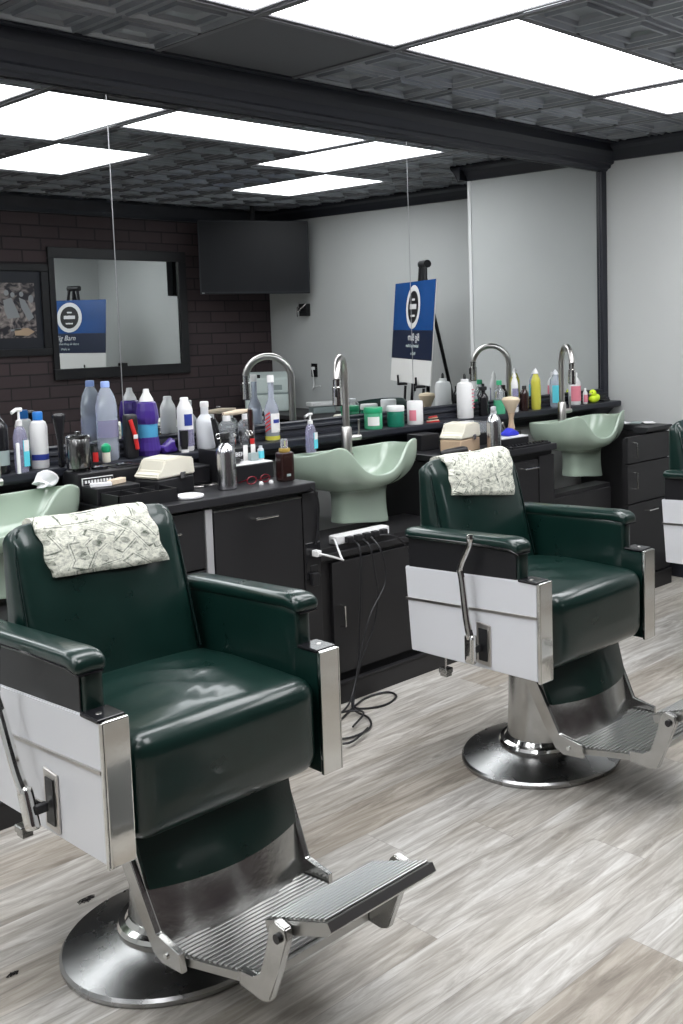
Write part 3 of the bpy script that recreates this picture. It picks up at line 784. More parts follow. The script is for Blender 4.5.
# water bottle
t = at('water_bottle', 'large clear water bottle with pale blue cap standing against the mirror at left', 'bottle', 1.843, -.058, ZS)
lpart(t, 'body', [(0, 0), (.034, 0), (.038, .008), (.038, .06), (.036, .07), (.038, .08), (.038, .15), (.036, .158), (.038, .166), (.037, .20), (.030, .235), (.018, .262), (.013, .268), (.013, .275), (0, .275)], 'water', 24)
label_band(t, .038, .085, .148, 'lilac'); cap(t, .0155, .268, .022, 'paleblue')
# blue disinfectant spray wrapped in purple film
t = at('disinfectant_bottle', 'blue bottle with white cone nozzle wrapped in purple film, right of the water bottle', 'bottle', 2.0, -.063, ZS)
lpart(t, 'body', bottle_prof(.036, .205, .72, .5), 'sky', 24); lpart(t, 'nozzle', [(0, .2055), (.026, .2055), (.024, .215), (.012, .238), (.010, .252), (0, .253)], 'white', 16)
g = BM(); lathe(g, [(.0375, .0), (.043, .02), (.0385, .05), (.0378, .07)], n=18); 
for v in g.verts: v.co.x *= 1+.06*math.sin(v.co.z*190+math.atan2(v.co.y, v.co.x)*3)
link('film', g, 'purple', t); g = BM(); lathe(g, [(.0375, .12), (.042, .14), (.040, .17), (.034, .20), (.028, .2045)], n=14)
for v in g.verts: v.co.y *= 1+.05*math.sin(v.co.z*230+math.atan2(v.co.y, v.co.x)*4)
link('film', g, 'purple', t)
t = tag(link('film_scrap', rbox(BM(), -.035, .035, -.02, .02, 0, .045, .015, 6, lambda x, y, z: (x+.006*math.sin(z*160), y+.005*math.sin(x*140), z*(1+.3*math.sin(x*90)))), 'purple', smooth=True), 'crumpled purple film lying right of the blue bottle', 'film', loc=(2.068, -.07, ZS))
# clipper with red stripe upright left of the blue bottle
t = at('hair_clipper', 'black clipper with a red handle standing upright beside the blue bottle', 'clipper', 1.915, -.09, ZS)
g = BM(); rbox(g, -.024, .024, -.018, .018, 0, .165, .010, 8); link('body', g, 'black', t, smooth=True)
g = BM(); tube(g, [(-.010, -.022, .145), (.004, -.024, .09), (.012, -.024, .035)], .008, 8); o = link('grip', g, 'red', t, smooth=True); o['label'] = 'red grip'
g = BM(); box(g, -.006, .010, -.0345, -.0325, .075, .090); link('badge', g, 'white', o)
# white bottles
t = at('lotion_bottle', 'white cylindrical bottle with a navy square label, left of the plain white bottle', 'bottle', 2.158, -.062, ZS)
lpart(t, 'body', bottle_prof(.030, .185, .86, .5), 'white', 24); cap(t, .016, .1855, .024, 'white'); label_band(t, .030, .10, .145, 'navy', a0=-2.2, a1=-1.1); label_band(t, .030, .02, .085, 'lilac', 'small_print')
t = at('peroxide_bottle', 'plain white plastic bottle with sloping shoulders beside the navy-labelled bottle', 'bottle', 2.245, -.062, ZS)
lpart(t, 'body', bottle_prof(.036, .165, .62, .42), 'frost', 24); cap(t, .017, .1655, .022, 'white')
t = at('lotion_tube', 'small dark tube standing on its cap in front of the white bottles', 'tube', 2.125, -.105, ZS)
g = BM(); lathe(g, [(0, 0), (.013, 0), (.013, .02), (.015, .022), (.017, .06), (.018, .085), (0, .086)], n=14, sy=.8); link('body', g, 'black', t, smooth=True); label_band(t, .0145, .0, .012, 'white', 'cap_band')
for k, (dx, a) in enumerate(((.0, -14), (.014, -20))):
    g = BM(); box(g, -.006, .006, -.003, .003, 0, .13, .002, 1, mat=Matrix.Rotation(math.radians(a), 4, 'Y') @ Matrix.Rotation(math.radians(8), 4, 'X'))
    tag(link('styling_comb', g, 'black'), 'black comb leaning against the plain white bottle, '+('left one' if k == 0 else 'right one'), 'comb', 'two leaning black combs', (2.265+dx*1.6, -.112, ZS+.002))
# clear accessory pots
for k, (x, y, lab) in enumerate(((2.345, -.06, 'clear pot with white screw lid next to the plain white bottle'), (2.435, -.06, 'clear pot with white screw lid left of the striped tonic bottle'))):
    t = at('clear_pot', lab, 'pot', x, y, ZS, 0, 'clear pots with white lids')
    lpart(t, 'body', [(0, 0), (.032, 0), (.033, .004), (.033, .085), (.020, .10), (0, .10)], 'glass', 20); cap(t, .016, .1005, .022, 'white', 'lid')
t = at('clipper_oil_brush', 'tan duster brush lying on the clear pots', 'brush', 2.39, -.06, ZS+.1234, .2)
g = BM(); tube(g, [(-.07, 0, .008), (-.02, 0, .008), (.0, 0, .009), (.03, 0, .010), (.07, 0, .012)], lambda s: .006+.006*math.sin(s*PI), 10); link('handle', g, 'beige', t, smooth=True)
# striped tonic bottle
t = at('tonic_bottle', 'tall clear bottle with red and white striped label, left of the middle basin', 'bottle', 2.563, -.060, ZS)
lpart(t, 'body', [(0, 0), (.028, 0), (.030, .005), (.030, .125), (.026, .145), (.014, .172), (.012, .18), (.012, .245), (0, .245)], 'water', 20); cap(t, .0145, .245, .03, 'white')
label_band(t, .030, .035, .115, 'white_mat', a0=-2.3, a1=-.5)
lb_ = BM()
for k in range(5):
    n = 6; z0 = .035+k*.016
    for q in range(n):
        a = -3.25+.85*q/n; a2 = -3.25+.85*(q+1)/n; s0 = z0+.016*q/n*1.0; s1 = z0+.016*(q+1)/n
        vs = [lb_.verts.new((.0316*math.cos(aa), .0316*math.sin(aa), zz)) for aa, zz in ((a, s0), (a2, s1), (a2, s1+.008), (a, s0+.008))]; lb_.faces.new(vs)
link('stripes', lb_, 'red', t); label_band(t, .0315, .075, .09, 'navy', 'emblem', -2.0, -1.1)
label_band(t, .0298, .003, .02, 'yellow', 'tinted_base', -3.1, 3.1)
# sanitizers
def sanitizer(x, y, z, s, label, wf=1):
    t = at('hand_sanitizer', label, 'sanitizer bottle', x, y, z, .3, 'clear pump bottles with blue labels')
    g = BM(); lathe(g, [(0, 0), (.026*s, 0), (.028*s, .005), (.028*s, .095*s), (.022*s, .112*s), (.010*s, .122*s), (0, .122*s)], n=20, sy=.7); link('body', g, 'lilac', t, smooth=True)
    g = BM(); box(g, -.004*s, .022*s, -.0215*s, -.0185*s, .015*s, .085*s, .001, 1); link('label', g, 'cyan', t)
    g = BM(); box(g, -.002*s, .020*s, -.0222*s, -.0212*s, .055*s, .085*s); link('label_top', g, 'white', t)
    g = BM(); lathe(g, [(0, .1222*s), (.011*s, .1222*s), (.011*s, .136*s), (.005*s, .138*s), (.004*s, .160*s), (0, .160*s)], n=14)
    tube(g, [(.014*s, 0, .164*s), (-.012*s, 0, .165*s), (-.032*s, 0, .158*s)], .0055*s, 8); link('pump', g, 'white', t, smooth=True)
    t.scale = (wf, wf, 1)
sanitizer(2.672, -.176, .956, .98, 'small clear hand sanitizer with white pump on the rim of the middle basin')
sanitizer(1.505, -.112, ZS, 1.30, 'larger clear purple-tinted hand sanitizer with white pump near the left edge', .68)
# left edge bottles
t = at('shampoo_bottle', 'white bottle with bright blue cap near the left edge', 'bottle', 1.592, -.058, ZS)
lpart(t, 'body', [(0, 0), (.027, 0), (.029, .005), (.029, .145), (.024, .162), (.015, .168), (0, .168)], 'white', 20); cap(t, .0165, .1685, .03, 'blue'); label_band(t, .029, .03, .05, 'navy')
t = at('pump_dispenser', 'tall black pump dispenser with pale label cut by the left edge', 'bottle', 1.440, -.085, ZS)
lpart(t, 'body', bottle_prof(.036, .19, .80, .4), 'black_gloss', 24); label_band(t, .036, .03, .08, 'devgrey')
g = BM(); lathe(g, [(0, .1905), (.016, .1905), (.014, .205), (.006, .206), (.006, .225), (0, .225)], n=14); tube(g, [(.015, 0, .228), (-.03, -.01, .226)], .006, 8); link('pump', g, 'black', t, smooth=True)
t = at('white_bottle', 'slim white tube bottle beside the black pump dispenser at the left edge', 'bottle', 1.485, -.137, ZS)
g = None
o = lpart(t, 'body', [(0, 0), (.006, 0), (.006, .10), (.004, .104), (0, .104)], 'white', 12)
# disinfectant jar + tray on the worktop, left station
t = at('tool_holder', 'black round-backed tool holder on the worktop at left', 'holder', 1.712, -.20, ZC)
g = BM(); prism(g, [(-.085+.0, .0), (.095, .0), (.095, .075)]+[(.005+.09*math.cos(a), .075+.045*math.sin(a)) for a in [PI*k/10 for k in range(1, 11)]], 'y', .05, .058); box(g, -.085, .16, -.055, .05, 0, .10, .006); box(g, .06, .16, -.05, .045, .10, .104)
link('body', g, 'black', t)
for xx in (-.045, .02, .11): g = BM(); lathe(g, [(0, .1005), (.028, .1005), (.028, .108), (.022, .112), (0, .112)], xx if xx < .1 else .11, -.005, 0, 18); link('cup_rim', g, 'black_gloss', t, smooth=True)
t = at('disinfectant_jar', 'steel and glass disinfectant jar holding tools, on the black tool holder', 'jar', 1.660, -.205, ZC+.1125)
lpart(t, 'body', [(0, 0), (.038, 0), (.040, .004), (.040, .10), (.038, .103), (0, .103)], 'dark_chrome', 24); lpart(t, 'lid', [(0, .1035), (.041, .1035), (.041, .109), (.036, .114), (.008, .116), (.008, .126), (0, .128)], 'dark_chrome', 24)
t = at('neck_duster', 'black handled brush standing upright behind the disinfectant jar', 'brush', 1.640, -.115, ZS)
g = BM(); rbox(g, -.018, .018, -.010, .010, 0, .19, .009, 8, lambda x, y, z: (x*(.5+.8*max(0, (z-.09)/.1)) if z > .09 else x*.5, y, z)); link('handle', g, 'black_gloss', t, smooth=True)
t = at('gel_bottle', 'small cream bottle with round green lid beside the disinfectant jar', 'bottle', 1.803, -.118, ZS)
lpart(t, 'body', [(0, 0), (.013, 0), (.014, .003), (.014, .036), (0, .036)], 'offwhite', 16); lpart(t, 'lid', [(0, .0365), (.014, .0365), (.018, .048), (.016, .060), (.008, .068), (0, .070)], 'green', 16)
t = at('clipper_oil', 'tiny black and red bottle left of the green-lidded bottle', 'bottle', 1.765, -.112, ZS)
lpart(t, 'body', [(0, 0), (.009, 0), (.009, .05), (.005, .056), (.005, .068), (0, .068)], 'black', 14); label_band(t, .009, .006, .04, 'red')
for k in range(4):
    t = at('clipper_guard', 'black clipper guard, number %s from the left in the row beside the jar' % ('one', 'two', 'three', 'four')[k], 'clipper guard', 1.725+.0*k+(.0 if k < 2 else .03), -.065-.0*k, ZS+.0+.021*(k % 2)*0+0, 0, 'row of black clipper guards')
    t.location = (1.70+.022*k, -.070, ZS)
    g = BM(); box(g, -.009, .009, -.018, .018, 0, .012, .002, 1)
    for q in range(5): box(g, -.008+q*.004-.001, -.008+q*.004+.001, -.018, .014, .012, .045+.006*k)
    link('comb', g, 'black', t)
# little sign and cards
t = at('name_plate', 'small black and white name plate leaning on the tool holder', 'sign', 1.680, -.285, ZC+.0585, 0)
g = BM(); box(g, -.052, .058, -.003, .003, 0, .026, .001, 1); link('plate', g, 'white', t)
g = BM(); box(g, -.050, .056, -.0042, -.0031, .002, .024); link('panel', g, 'black', t)
g = BM()
for k in range(9): box(g, -.044+k*.0108, -.037+k*.0108, -.0052, -.0043, .008, .018)
link('lettering', g, 'white', t)
t = tag(link('card_box', box(BM(), -.036, .036, -.012, .012, 0, .018, .002, 1), 'beige'), 'small tan card box lying in front of the name plate', 'box', loc=(1.728, -.330, ZC+.0585)); t.rotation_euler = (0, 0, .45)
t = tag(link('card_box', box(BM(), -.034, .034, -.011, .011, 0, .014, .002, 1), 'terry'), 'small white card box lying left of the tan one', 'box', loc=(1.664, -.345, ZC+.0585)); t.rotation_euler = (0, 0, -.35)
g = BM(); box(g, -.068, .088, -.055, .05, 0, .058, .003, 1)
t = tag(link('black_case', g, 'black'), 'flat black case under the card boxes, in front of the tool holder', 'case', loc=(1.70, -.322, ZC))
t = at('parts_tray', 'long black compartment tray at the front of the worktop behind the nearest chair', 'tray', 1.742, -.455, ZC); t.scale = (.85, 1, 1)
g = BM(); box(g, -.125, .125, -.06, .06, 0, .006)
for a in ((-.125, -.121, -.06, .06), (.121, .125, -.06, .06), (-.125, .125, -.06, -.056), (-.125, .125, .056, .06), (-.042, -.039, -.056, .056), (.040, .043, -.056, .056)): box(g, *a, .006, .045)
link('body', g, 'black', t)
g = BM(); rbox(g, -.03, .03, -.018, .018, 0, .04, .010, 8, lambda x, y, z: (x-.05+.012*math.sin(z*120+y*60), y+.010*math.sin(x*150+z*50), z*(1+.5*math.sin(x*70+y*50))))
tag(link('tissue', g, 'terry', smooth=True), 'crumpled white tissue on the back corner of the nearest basin', 'tissue', loc=(1.605, -.165, .9565))
# cream neck-strip dispensers
def dispenser(x, y, z, rz, base, label):
    t = at('strip_dispenser', label, 'dispenser', x, y, z, rz, 'cream lidded dispensers')
    g = BM(); box(g, -.088, .088, -.055, .055, 0, .062, .006); link('base', g, base, t)
    g = BM(); prism(g, [(-.088, .065), (-.088, .078), (-.062, .088), (-.050, .130), (.030, .135), (.086, .124), (.092, .065)], 'y', -.058, .058)
    bmesh.ops.bevel(g, geom=g.edges[:], offset=.005, segments=2, affect='EDGES'); link('lid', g, 'offwhite', t, smooth=True)
    g = BM(); box(g, .015, .040, -.0625, -.0585, .055, .078, .001, 1); link('latch', g, 'alu', t)
dispenser(1.905, -.335, ZC, .25, 'black', 'cream lidded dispenser on a black base, on the near worktop')
dispenser(3.34, -.40, ZC, .25, 'tan', 'cream lidded dispenser on a tan base, beyond the middle basin')
t = at('dish', 'round pale dish near the worktop edge in front of the cream dispenser', 'dish', 1.905, -.490, ZC)
lpart(t, 'dish', [(0, 0), (.046, 0), (.050, .004), (.050, .010), (.044, .012), (.040, .007), (0, .006)], 'terry', 28)
t = at('black_box', 'plain black box at the back of the near worktop under the white bottles', 'box', 2.066, -.212, ZC)
g = BM(); box(g, -.07, .07, -.05, .05, 0, .072, .004); link('body', g, 'black', t); g = BM(); box(g, -.066, .066, -.052, -.0505, .008, .064, .002, 1); link('front_panel', g, 'black_gloss', t)
# aluminium spray cans
def can(x, y, z, s, trig, label):
    t = at('spray_can', label, 'spray bottle', x, y, z, .6, 'brushed aluminium spray bottles')
    lpart(t, 'body', [(0, 0), (.030*s, 0), (.033*s, .004), (.033*s, .125*s), (.030*s, .143*s), (.018*s, .158*s), (.013*s, .163*s), (0, .163*s)], 'alu', 28)
    g = BM(); lathe(g, [(0, .1635*s), (.014*s, .1635*s), (.014*s, .178*s), (0, .178*s)], n=16); box(g, -.022*s, .018*s, -.010*s, .010*s, .178*s, .198*s, .004)
    tube(g, [(.012*s, 0, .19*s), (.028*s, 0, .172*s), (.030*s, 0, .155*s)], .004*s, 6); link('trigger', g, trig, t, smooth=True)
    if trig == 'black':
        g = BM(); box(g, -.010, .002, -.0345*s, -.0335*s, .082, .084); box(g, -.010, -.008, -.0345*s, -.0335*s, .074, .092); box(g, .000, .002, -.0345*s, -.0335*s, .074, .092); link('emblem', g, 'black', t)
can(2.090, -.440, ZC, 1.05, 'black', 'aluminium spray bottle with black trigger near the edge of the near worktop')
can(3.46, -.50, ZC, 1.02, 'frost', 'aluminium spray bottle standing beside the cream dispenser with the tan base')
# tiered organizer
t = at('organizer', 'black tiered organizer with white tray, left of the brown bottle', 'organizer', 2.265, -.30, ZC)
g = BM(); box(g, -.115, .10, -.04, .13, 0, .062, .003); box(g, -.115, .10, .055, .13, .062, .118, .003); box(g, -.122, -.115, -.04, .13, 0, .125, .002, 1); link('body', g, 'black', t)
g = BM(); box(g, -.112, .098, -.039, .053, .0622, .067, .001, 1); o = link('white_tray', g, 'white', t)
g = BM(); text_mesh('lettering', 'BARBER', .024, 'terry', t, M4=Matrix.Translation((-.01, .0545, .093)) @ Matrix.Rotation(PI/2, 4, 'X')); g.free()
for k, (x, z0) in enumerate(((2.300, .1195), (2.335, .1195))):
    g = BM(); box(g, -.010, .010, -.002, .002, 0, .060, .001, 1)
    tag(link('price_card', g, 'white_mat'), 'small white card clipped in the organizer, '+('left one' if k == 0 else 'right one'), 'card', 'white cards in the organizer', (x, -.251, ZC+.0675))
g = BM(); box(g, -.018, .018, -.012, .012, 0, .030, .002, 1); tag(link('guard_box', g, 'devgrey'), 'small grey box on the white tray of the organizer', 'box', loc=(2.318, -.275, ZC+.0675))
t = at('mini_bottle', 'tiny clear bottle with blue label beside the brown bottle', 'bottle', 2.353, -.275, ZC+.0675); lpart(t, 'body', [(0, 0), (.012, 0), (.012, .04), (.007, .046), (.007, .054), (0, .054)], 'frost', 14); label_band(t, .012, .006, .034, 'cyan')
t = at('trimmer', 'black trimmer lying on the white tray of the organizer', 'trimmer', 2.20, -.31, ZC+.0675, .3)
g = BM(); rbox(g, -.04, .04, -.012, .012, 0, .022, .009, 6); link('body', g, 'black', t, smooth=True); g = BM(); box(g, .041, .052, -.010, .010, .006, .014); link('blade', g, 'alu', t)
# scissors and loose tools on the organizer top
for k in range(5):
    t = at('styling_scissors', 'chrome scissors standing in the organizer, %s from the left' % ('first', 'second', 'third', 'fourth', 'fifth')[k], 'scissors', 2.215+.032*k, -.215+.01*(k % 2), ZC+.119, .4*k, 'scissors in the organizer')
    g = BM()
    for s in (-1, 1):
        tube(g, [(s*.011+.010*math.cos(a), 0, .050+.010*math.sin(a)) for a in [2*PI*q/10 for q in range(10)]], .0022, 6, closed=True)
    link('finger_rings', g, 'black' if k % 2 else 'chrome', t, smooth=True)
    g = BM(); box(g, -.003, .003, -.002, .002, 0, .040); link('blades', g, 'chrome', t)
t = at('barber_brush', 'dark upright brush with red base left of the striped bottle', 'brush', 2.42, -.115, ZS-.0)
lpart(t, 'handle', [(0, 0), (.012, 0), (.012, .03), (.009, .05), (.012, .12), (.010, .145), (0, .15)], 'brown', 14); label_band(t, .012, .004, .026, 'red', 'red_band')
t = at('aftershave_bottle', 'dark brown square bottle with clear neck at the left end of the middle basin', 'bottle', 2.335, -.455, ZC)
g = BM(); rbox(g, -.028, .028, -.024, .024, 0, .112, .007, 8); link('body', g, 'brown', t, smooth=True); lpart(t, 'collar', [(0, .1125), (.020, .1125), (.022, .118), (.020, .127), (0, .127)], 'amber', 18); lpart(t, 'stopper', [(0, .1275), (.012, .1275), (.014, .135), (.014, .158), (.010, .162), (0, .162)], 'glass', 18)
g = BM(); box(g, -.010, .008, -.0250, -.0242, .02, .030); link('label', g, 'devgrey', t)
t = at('glasses', 'red rimmed eyeglasses lying in front of the organizer', 'glasses', 2.235, -.425, ZC, .1)
for s in (-1, 1):
    g = BM(); tube(g, [(s*.032+.022*math.cos(a), .0, .017+.014*math.sin(a)) for a in [2*PI*q/14 for q in range(14)]], .0022, 6, closed=True); link('rim', g, 'dark_red', t, smooth=True)
    g = BM(); tube(g, [(s*.055, 0, .022), (s*.054, .03, .012), (s*.045, .055, .004)], .002, 6); link('temple', g, 'dark_red', t, smooth=True)
for k in range(2):
    g = BM(); lathe(g, [(0, 0), (.008, 0), (.009, .006), (.006, .012), (0, .013)], n=12); tag(link('white_button', g, 'white', smooth=True), 'small white knob lying beside the red glasses, '+('left one' if k == 0 else 'right one'), 'knob', 'two white knobs', (2.225+.045*k, -.455, ZC))
for k in range(7):
    g = BM(); tube(g, [(-.022, 0, .004), (-.005, .002, .004), (.010, -.003, .004), (.022, .001, .004)], .0022, 6); o = tag(link('hair_clip', g, 'steel', smooth=True), 'small metal hair clip scattered before the black box, behind the spray bottle', 'hair clip', 'scattered metal hair clips', (2.00+.022*k, -.30-.008*(k % 3), ZC)); o.rotation_euler = (0, 0, k*1.3)

# jars beyond the middle basin
def jar(x, y, r, h, body, lid, lab, label, w=None):
    t = at('pomade_jar', label, 'jar', x, y, ZS, 0, 'tubs on the shelf beyond the middle basin')
    lpart(t, 'body', [(0, 0), (r*.95, 0), (r, .004), (r, h*.70), (r*.96, h*.74), (0, h*.74)], body, 28); lpart(t, 'lid', [(0, h*.745), (r*1.03, h*.745), (r*1.04, h*.77), (r*1.04, h*.96), (r*.98, h), (0, h)], lid, 28)
    if lab: label_band(t, r, h*.18, h*.58, lab, a0=-2.9, a1=-1.6)
    return t
jar(3.100, -.082, .042, .100, 'green_gel', 'green', 'white_mat', 'bright green gel jar, leftmost tub beside the tap')
jar(3.226, -.094, .040, .098, 'dark_green', 'white', 'dark_green', 'dark green tub with white lid next to the bright green jar')
t = at('wipes_tub', 'white cylinder with pink print, rightmost tub on the shelf', 'tub', 3.350, -.094, ZS)
lpart(t, 'body', [(0, 0), (.036, 0), (.038, .004), (.038, .107), (.035, .112), (0, .112)], 'white', 28); label_band(t, .038, .02, .07, 'pink', a0=-3.1, a1=-2.2)
# cups/black boxes right of the basin
t = at('black_box', 'black box with a cable on the worktop right of the middle basin', 'box', 3.30, -.20, ZC)
g = BM(); box(g, -.06, .055, -.05, .05, 0, .075, .004); link('body', g, 'black', t)
t = at('hair_clipper', 'black clipper lying on the worktop right of the middle basin', 'clipper', 3.19+.02, -.50, ZC, -.35)
g = BM(); rbox(g, -.075, .055, -.022, .022, 0, .038, .016, 8, lambda x, y, z: (x, y*(1+.25*x/.07), z*(1+.2*x/.07))); link('body', g, 'black', t, smooth=True); g = BM(); box(g, .054, .066, -.018, .018, .010, .022, .001, 1); link('blade', g, 'alu', t)
t = at('storage_tub', 'clear plastic box of small parts behind the tan-based dispenser', 'box', 3.53, -.25, ZC)
g = BM()
for a in ((-.085, .085, -.06, -.058), (-.085, .085, .058, .06), (-.085, -.083, -.06, .06), (.083, .085, -.06, .06)): box(g, *a, .06, .105)
box(g, -.085, .085, -.06, .06, .058, .060); box(g, -.088, .088, -.063, .063, .105, .110, .002, 1); link('box', g, 'glass', t)
g = BM(); box(g, -.09, .09, -.065, .065, 0, .0575, .004); o = link('stand', g, 'black', t)
t = at('nail_files', 'loose red and tan sticks on the shelf end left of the clear box', 'sticks', 3.46, -.10, ZS)
for k in range(5):
    g = BM(); box(g, -.035, .035, -.003, .003, .0005+.006*k, .0055+.006*k, mat=Matrix.Rotation(.12*(k-2), 4, 'Z')); link('stick', g, ('red', 'beige', 'brown', 'tan', 'red')[k], t)
t = at('sprayer_bottle', 'white bottle with pink measuring marks and black tip, behind the clear box', 'bottle', 3.708, -.078, ZS)
lpart(t, 'body', [(0, 0), (.040, 0), (.042, .005), (.042, .155), (.036, .175), (.020, .182), (.020, .195), (0, .195)], 'white', 28); lpart(t, 'tip', [(0, .1955), (.008, .1955), (.007, .215), (.004, .222), (0, .224)], 'black', 12)
g = BM()
for k in range(6): box(g, .006, .022, -.0440, -.0415, .05+.018*k, .055+.018*k)
link('marks', g, 'pink', t)
# dark bottles and tonic
t = at('trigger_bottle', 'black trigger spray bottle left of the green-capped bottle', 'bottle', 3.835, -.085, ZS)
lpart(t, 'body', bottle_prof(.026, .13, .7, .4), 'black_gloss', 20)
g = BM(); box(g, -.028, .020, -.008, .008, .1305, .150, .003); tube(g, [(-.020, 0, .14), (-.040, 0, .11), (-.030, 0, .07)], .005, 6); tube(g, [(0, 0, .15), (0, 0, .165)], .007, 8); link('trigger', g, 'black', t, smooth=True)
t = at('talc_bottle', 'clear green bottle with bright green cap in the middle of the far shelf', 'bottle', 3.972, -.070, ZS)
lpart(t, 'body', bottle_prof(.030, .15, .70, .4), 'glass', 20); label_band(t, .030, .0, .07, 'green_gel', a0=-3.1, a1=3.1); cap(t, .015, .150, .024, 'green')
t = at('shaving_brush', 'large shaving brush with cream bristles and tan handle, standing upright', 'brush', 3.805, -.30, ZC+.052)
lpart(t, 'handle', [(0, 0), (.018, 0), (.019, .01), (.014, .03), (.012, .055), (.019, .085), (0, .085)], 'tan', 18); lpart(t, 'bristles', [(0, .0852), (.018, .0852), (.026, .105), (.044, .140), (.046, .150), (.038, .160), (0, .166)], 'bristle', 20)
t = at('tool_caddy', 'black caddy packed with metal tools under the shaving brush', 'caddy', 3.705, -.29, ZC)
g = BM(); box(g, -.075, .13, -.05, .06, 0, .050, .004); link('body', g, 'black', t)
rnd = random.Random(3)
for k in range(7):
    g = BM(); a = rnd.uniform(-.7, .7); x = -.06+.018*k
    tube(g, [(x, -.02, .0505), (x+.03*math.sin(a), -.02, .085), (x+.04*math.sin(a)+.008, -.02, .093)], .0035, 6); link('tool', g, 'steel', t, smooth=True)
g = BM(); rbox(g, -.042, .042, -.025, .025, 0, .035, .010, 8, lambda x, y, z: (x, y, z*(1-.6*abs(x)/.04)+.0)); tag(link('cloth', g, 'royal', smooth=True), 'royal blue cloth on the white tray left of the farthest basin', 'cloth', loc=(3.625, -.450, ZC+.049))
t = at('serving_tray', 'black box with white top left of the farthest basin', 'tray', 3.56, -.455, ZC)
g = BM(); box(g, -.05, .14, -.05, .05, 0, .042, .003); link('body', g, 'black', t); g = BM(); box(g, -.048, .138, -.048, .048, .0422, .048, .001, 1); o = link('white_top', g, 'white', t)
t = at('clipper_case', 'flat black perforated mat at the edge of the worktop left of the farthest basin', 'mat', 3.67, -.535, ZC)
g = BM(); box(g, -.15, .13, -.024, .024, 0, .010, .002, 1)
for i in range(12):
    for j in range(2): box(g, -.14+i*.022, -.128+i*.022, -.018+j*.022, -.008+j*.022, .010, .016)
link('mat', g, 'black', t)
def slim(name, x, r, h, body, capm, lab, label, y=-.075, conical=False):
    t = at(name, label, 'bottle', x, y, ZS)
    lpart(t, 'body', bottle_prof(r, h*.86, .78, .45), body, 20)
    if conical: lpart(t, 'cap', [(0, h*.862), (r*.62, h*.862), (r*.5, h*.90), (r*.2, h*.97), (0, h)], capm, 14)
    else: cap(t, r*.5, h*.862, h*.13, capm)
    if lab: label_band(t, r, h*.12, h*.58, lab)
slim('lotion_bottle', 4.088, .020, .215, 'white', 'white', 'lilac', 'slim white bottle right of the shaving brush', conical=True)
slim('brown_bottle', 4.165, .024, .135, 'brown', 'black', None, 'short dark brown bottle left of the yellow bottle')
slim('cleaner_bottle', 4.262, .026, .225, 'yellow', 'white', 'yellow', 'yellow bottle with white flip cap on the far shelf', conical=True)
slim('sanitizer_bottle', 4.43, .032, .21, 'water', 'frost', 'cyan', 'clear bottle with cyan label left of the farthest tap', conical=True)
slim('detergent_bottle', 4.60, .036, .185, 'white', 'white', 'pink', 'white bottle with red label right of the farthest tap')
slim('small_bottle', 4.68, .014, .09, 'white', 'white', 'pink', 'small pink-labelled bottle left of the lime duck', y=-.09)
t = at('rubber_duck', 'lime yellow rubber duck on the shelf end beside the black post', 'toy duck', 4.772, -.085, ZS)
g = BM(); rbox(g, -.036, .036, -.026, .026, 0, .045, .022, 8, lambda x, y, z: (x, y, z+.010*max(0, x/.036))); bmesh.ops.create_icosphere(g, subdivisions=3, radius=.022, matrix=Matrix.Translation((-.014, 0, .055))); link('body', g, 'lime', t, smooth=True)
g = BM(); rbox(g, -.044, -.030, -.007, .007, .048, .056, .003, 4); link('beak', g, 'beige', t, smooth=True)
for s in (-1, 1): g = BM(); bmesh.ops.create_icosphere(g, subdivisions=2, radius=.0035, matrix=Matrix.Translation((-.031, s*.010, .062))); link('eye', g, 'black', t, smooth=True)
t = at('business_card_holder', 'small dark card holder at the very end of the shelf', 'holder', 4.87, -.085, ZS)
g = BM(); box(g, -.03, .03, -.02, .02, 0, .012, .002, 1); box(g, -.03, .03, .010, .018, .012, .03, .001, 1); link('body', g, 'black', t)
for k in range(3):
    g = BM(); box(g, -.045, .045, -.03, .03, 0, .003); o = tag(link('paper', g, 'terry' if k != 1 else 'devgrey'), ('white paper slip on the short worktop, nearest the basin', 'grey paper slip in the middle of the short worktop', 'white paper slip on the short worktop, nearest the end wall')[k], 'paper', 'paper slips on the short worktop', (4.765+.02*k, -.30-.07*k, .9025+.0033*k)); o.rotation_euler = (0, 0, .4*k)

# ------------------------------------------------------------------ power strip, outlet, cords
t = at('power_strip', 'white power strip crowded with black plugs under the middle basin', 'power strip', 2.675, -.470, .6205)
g = BM(); box(g, -.14, .14, -.025, .025, 0, .036, .006); link('body', g, 'white', t)
for k in range(5):
    g = BM(); x = -.085+.045*k; box(g, x-.015, x+.015, -.050, -.0255, .006, .030, .004); link('plug', g, 'black', t)
t = at('wall_socket', 'black double socket on the cabinet front left of the middle basin', 'socket', 2.378, -.5512, .60)
g = BM(); box(g, -.035, .035, -.002, .0005, -.07, .07, .0015, 1); link('plate', g, 'black_gloss', t)
for z in (-.03, .03): g = BM(); box(g, -.015, .015, -.0045, -.0021, z-.012, z+.012, .001, 1); link('outlet', g, 'black', t)
t = at('plug_cable', 'white plug and cable running from the socket to the power strip', 'cable', 0, 0, 0); t.location = (2.378, -.556, .63)
g = BM(); box(g, -.012, .012, -.035, -.001, -.012, .012, .004); link('plug', g, 'white', t)
g = BM(); tube(g, [(0, -.035, 0), (.04, -.05, -.015), (.10, -.045, -.040), (.118, -.02, -.045), (.128, .01, -.02), (.14, .05, .018), (.152, .086, .012)], .0042, 8, smooth=5); link('cable', g, 'white', t, smooth=True)
t = at('timer_plug', 'small black adapter hanging below the socket', 'plug', 2.372, -.5585, .53)
g = BM(); box(g, -.016, .016, -.018, .0035, -.025, .025, .004); link('body', g, 'black', t)
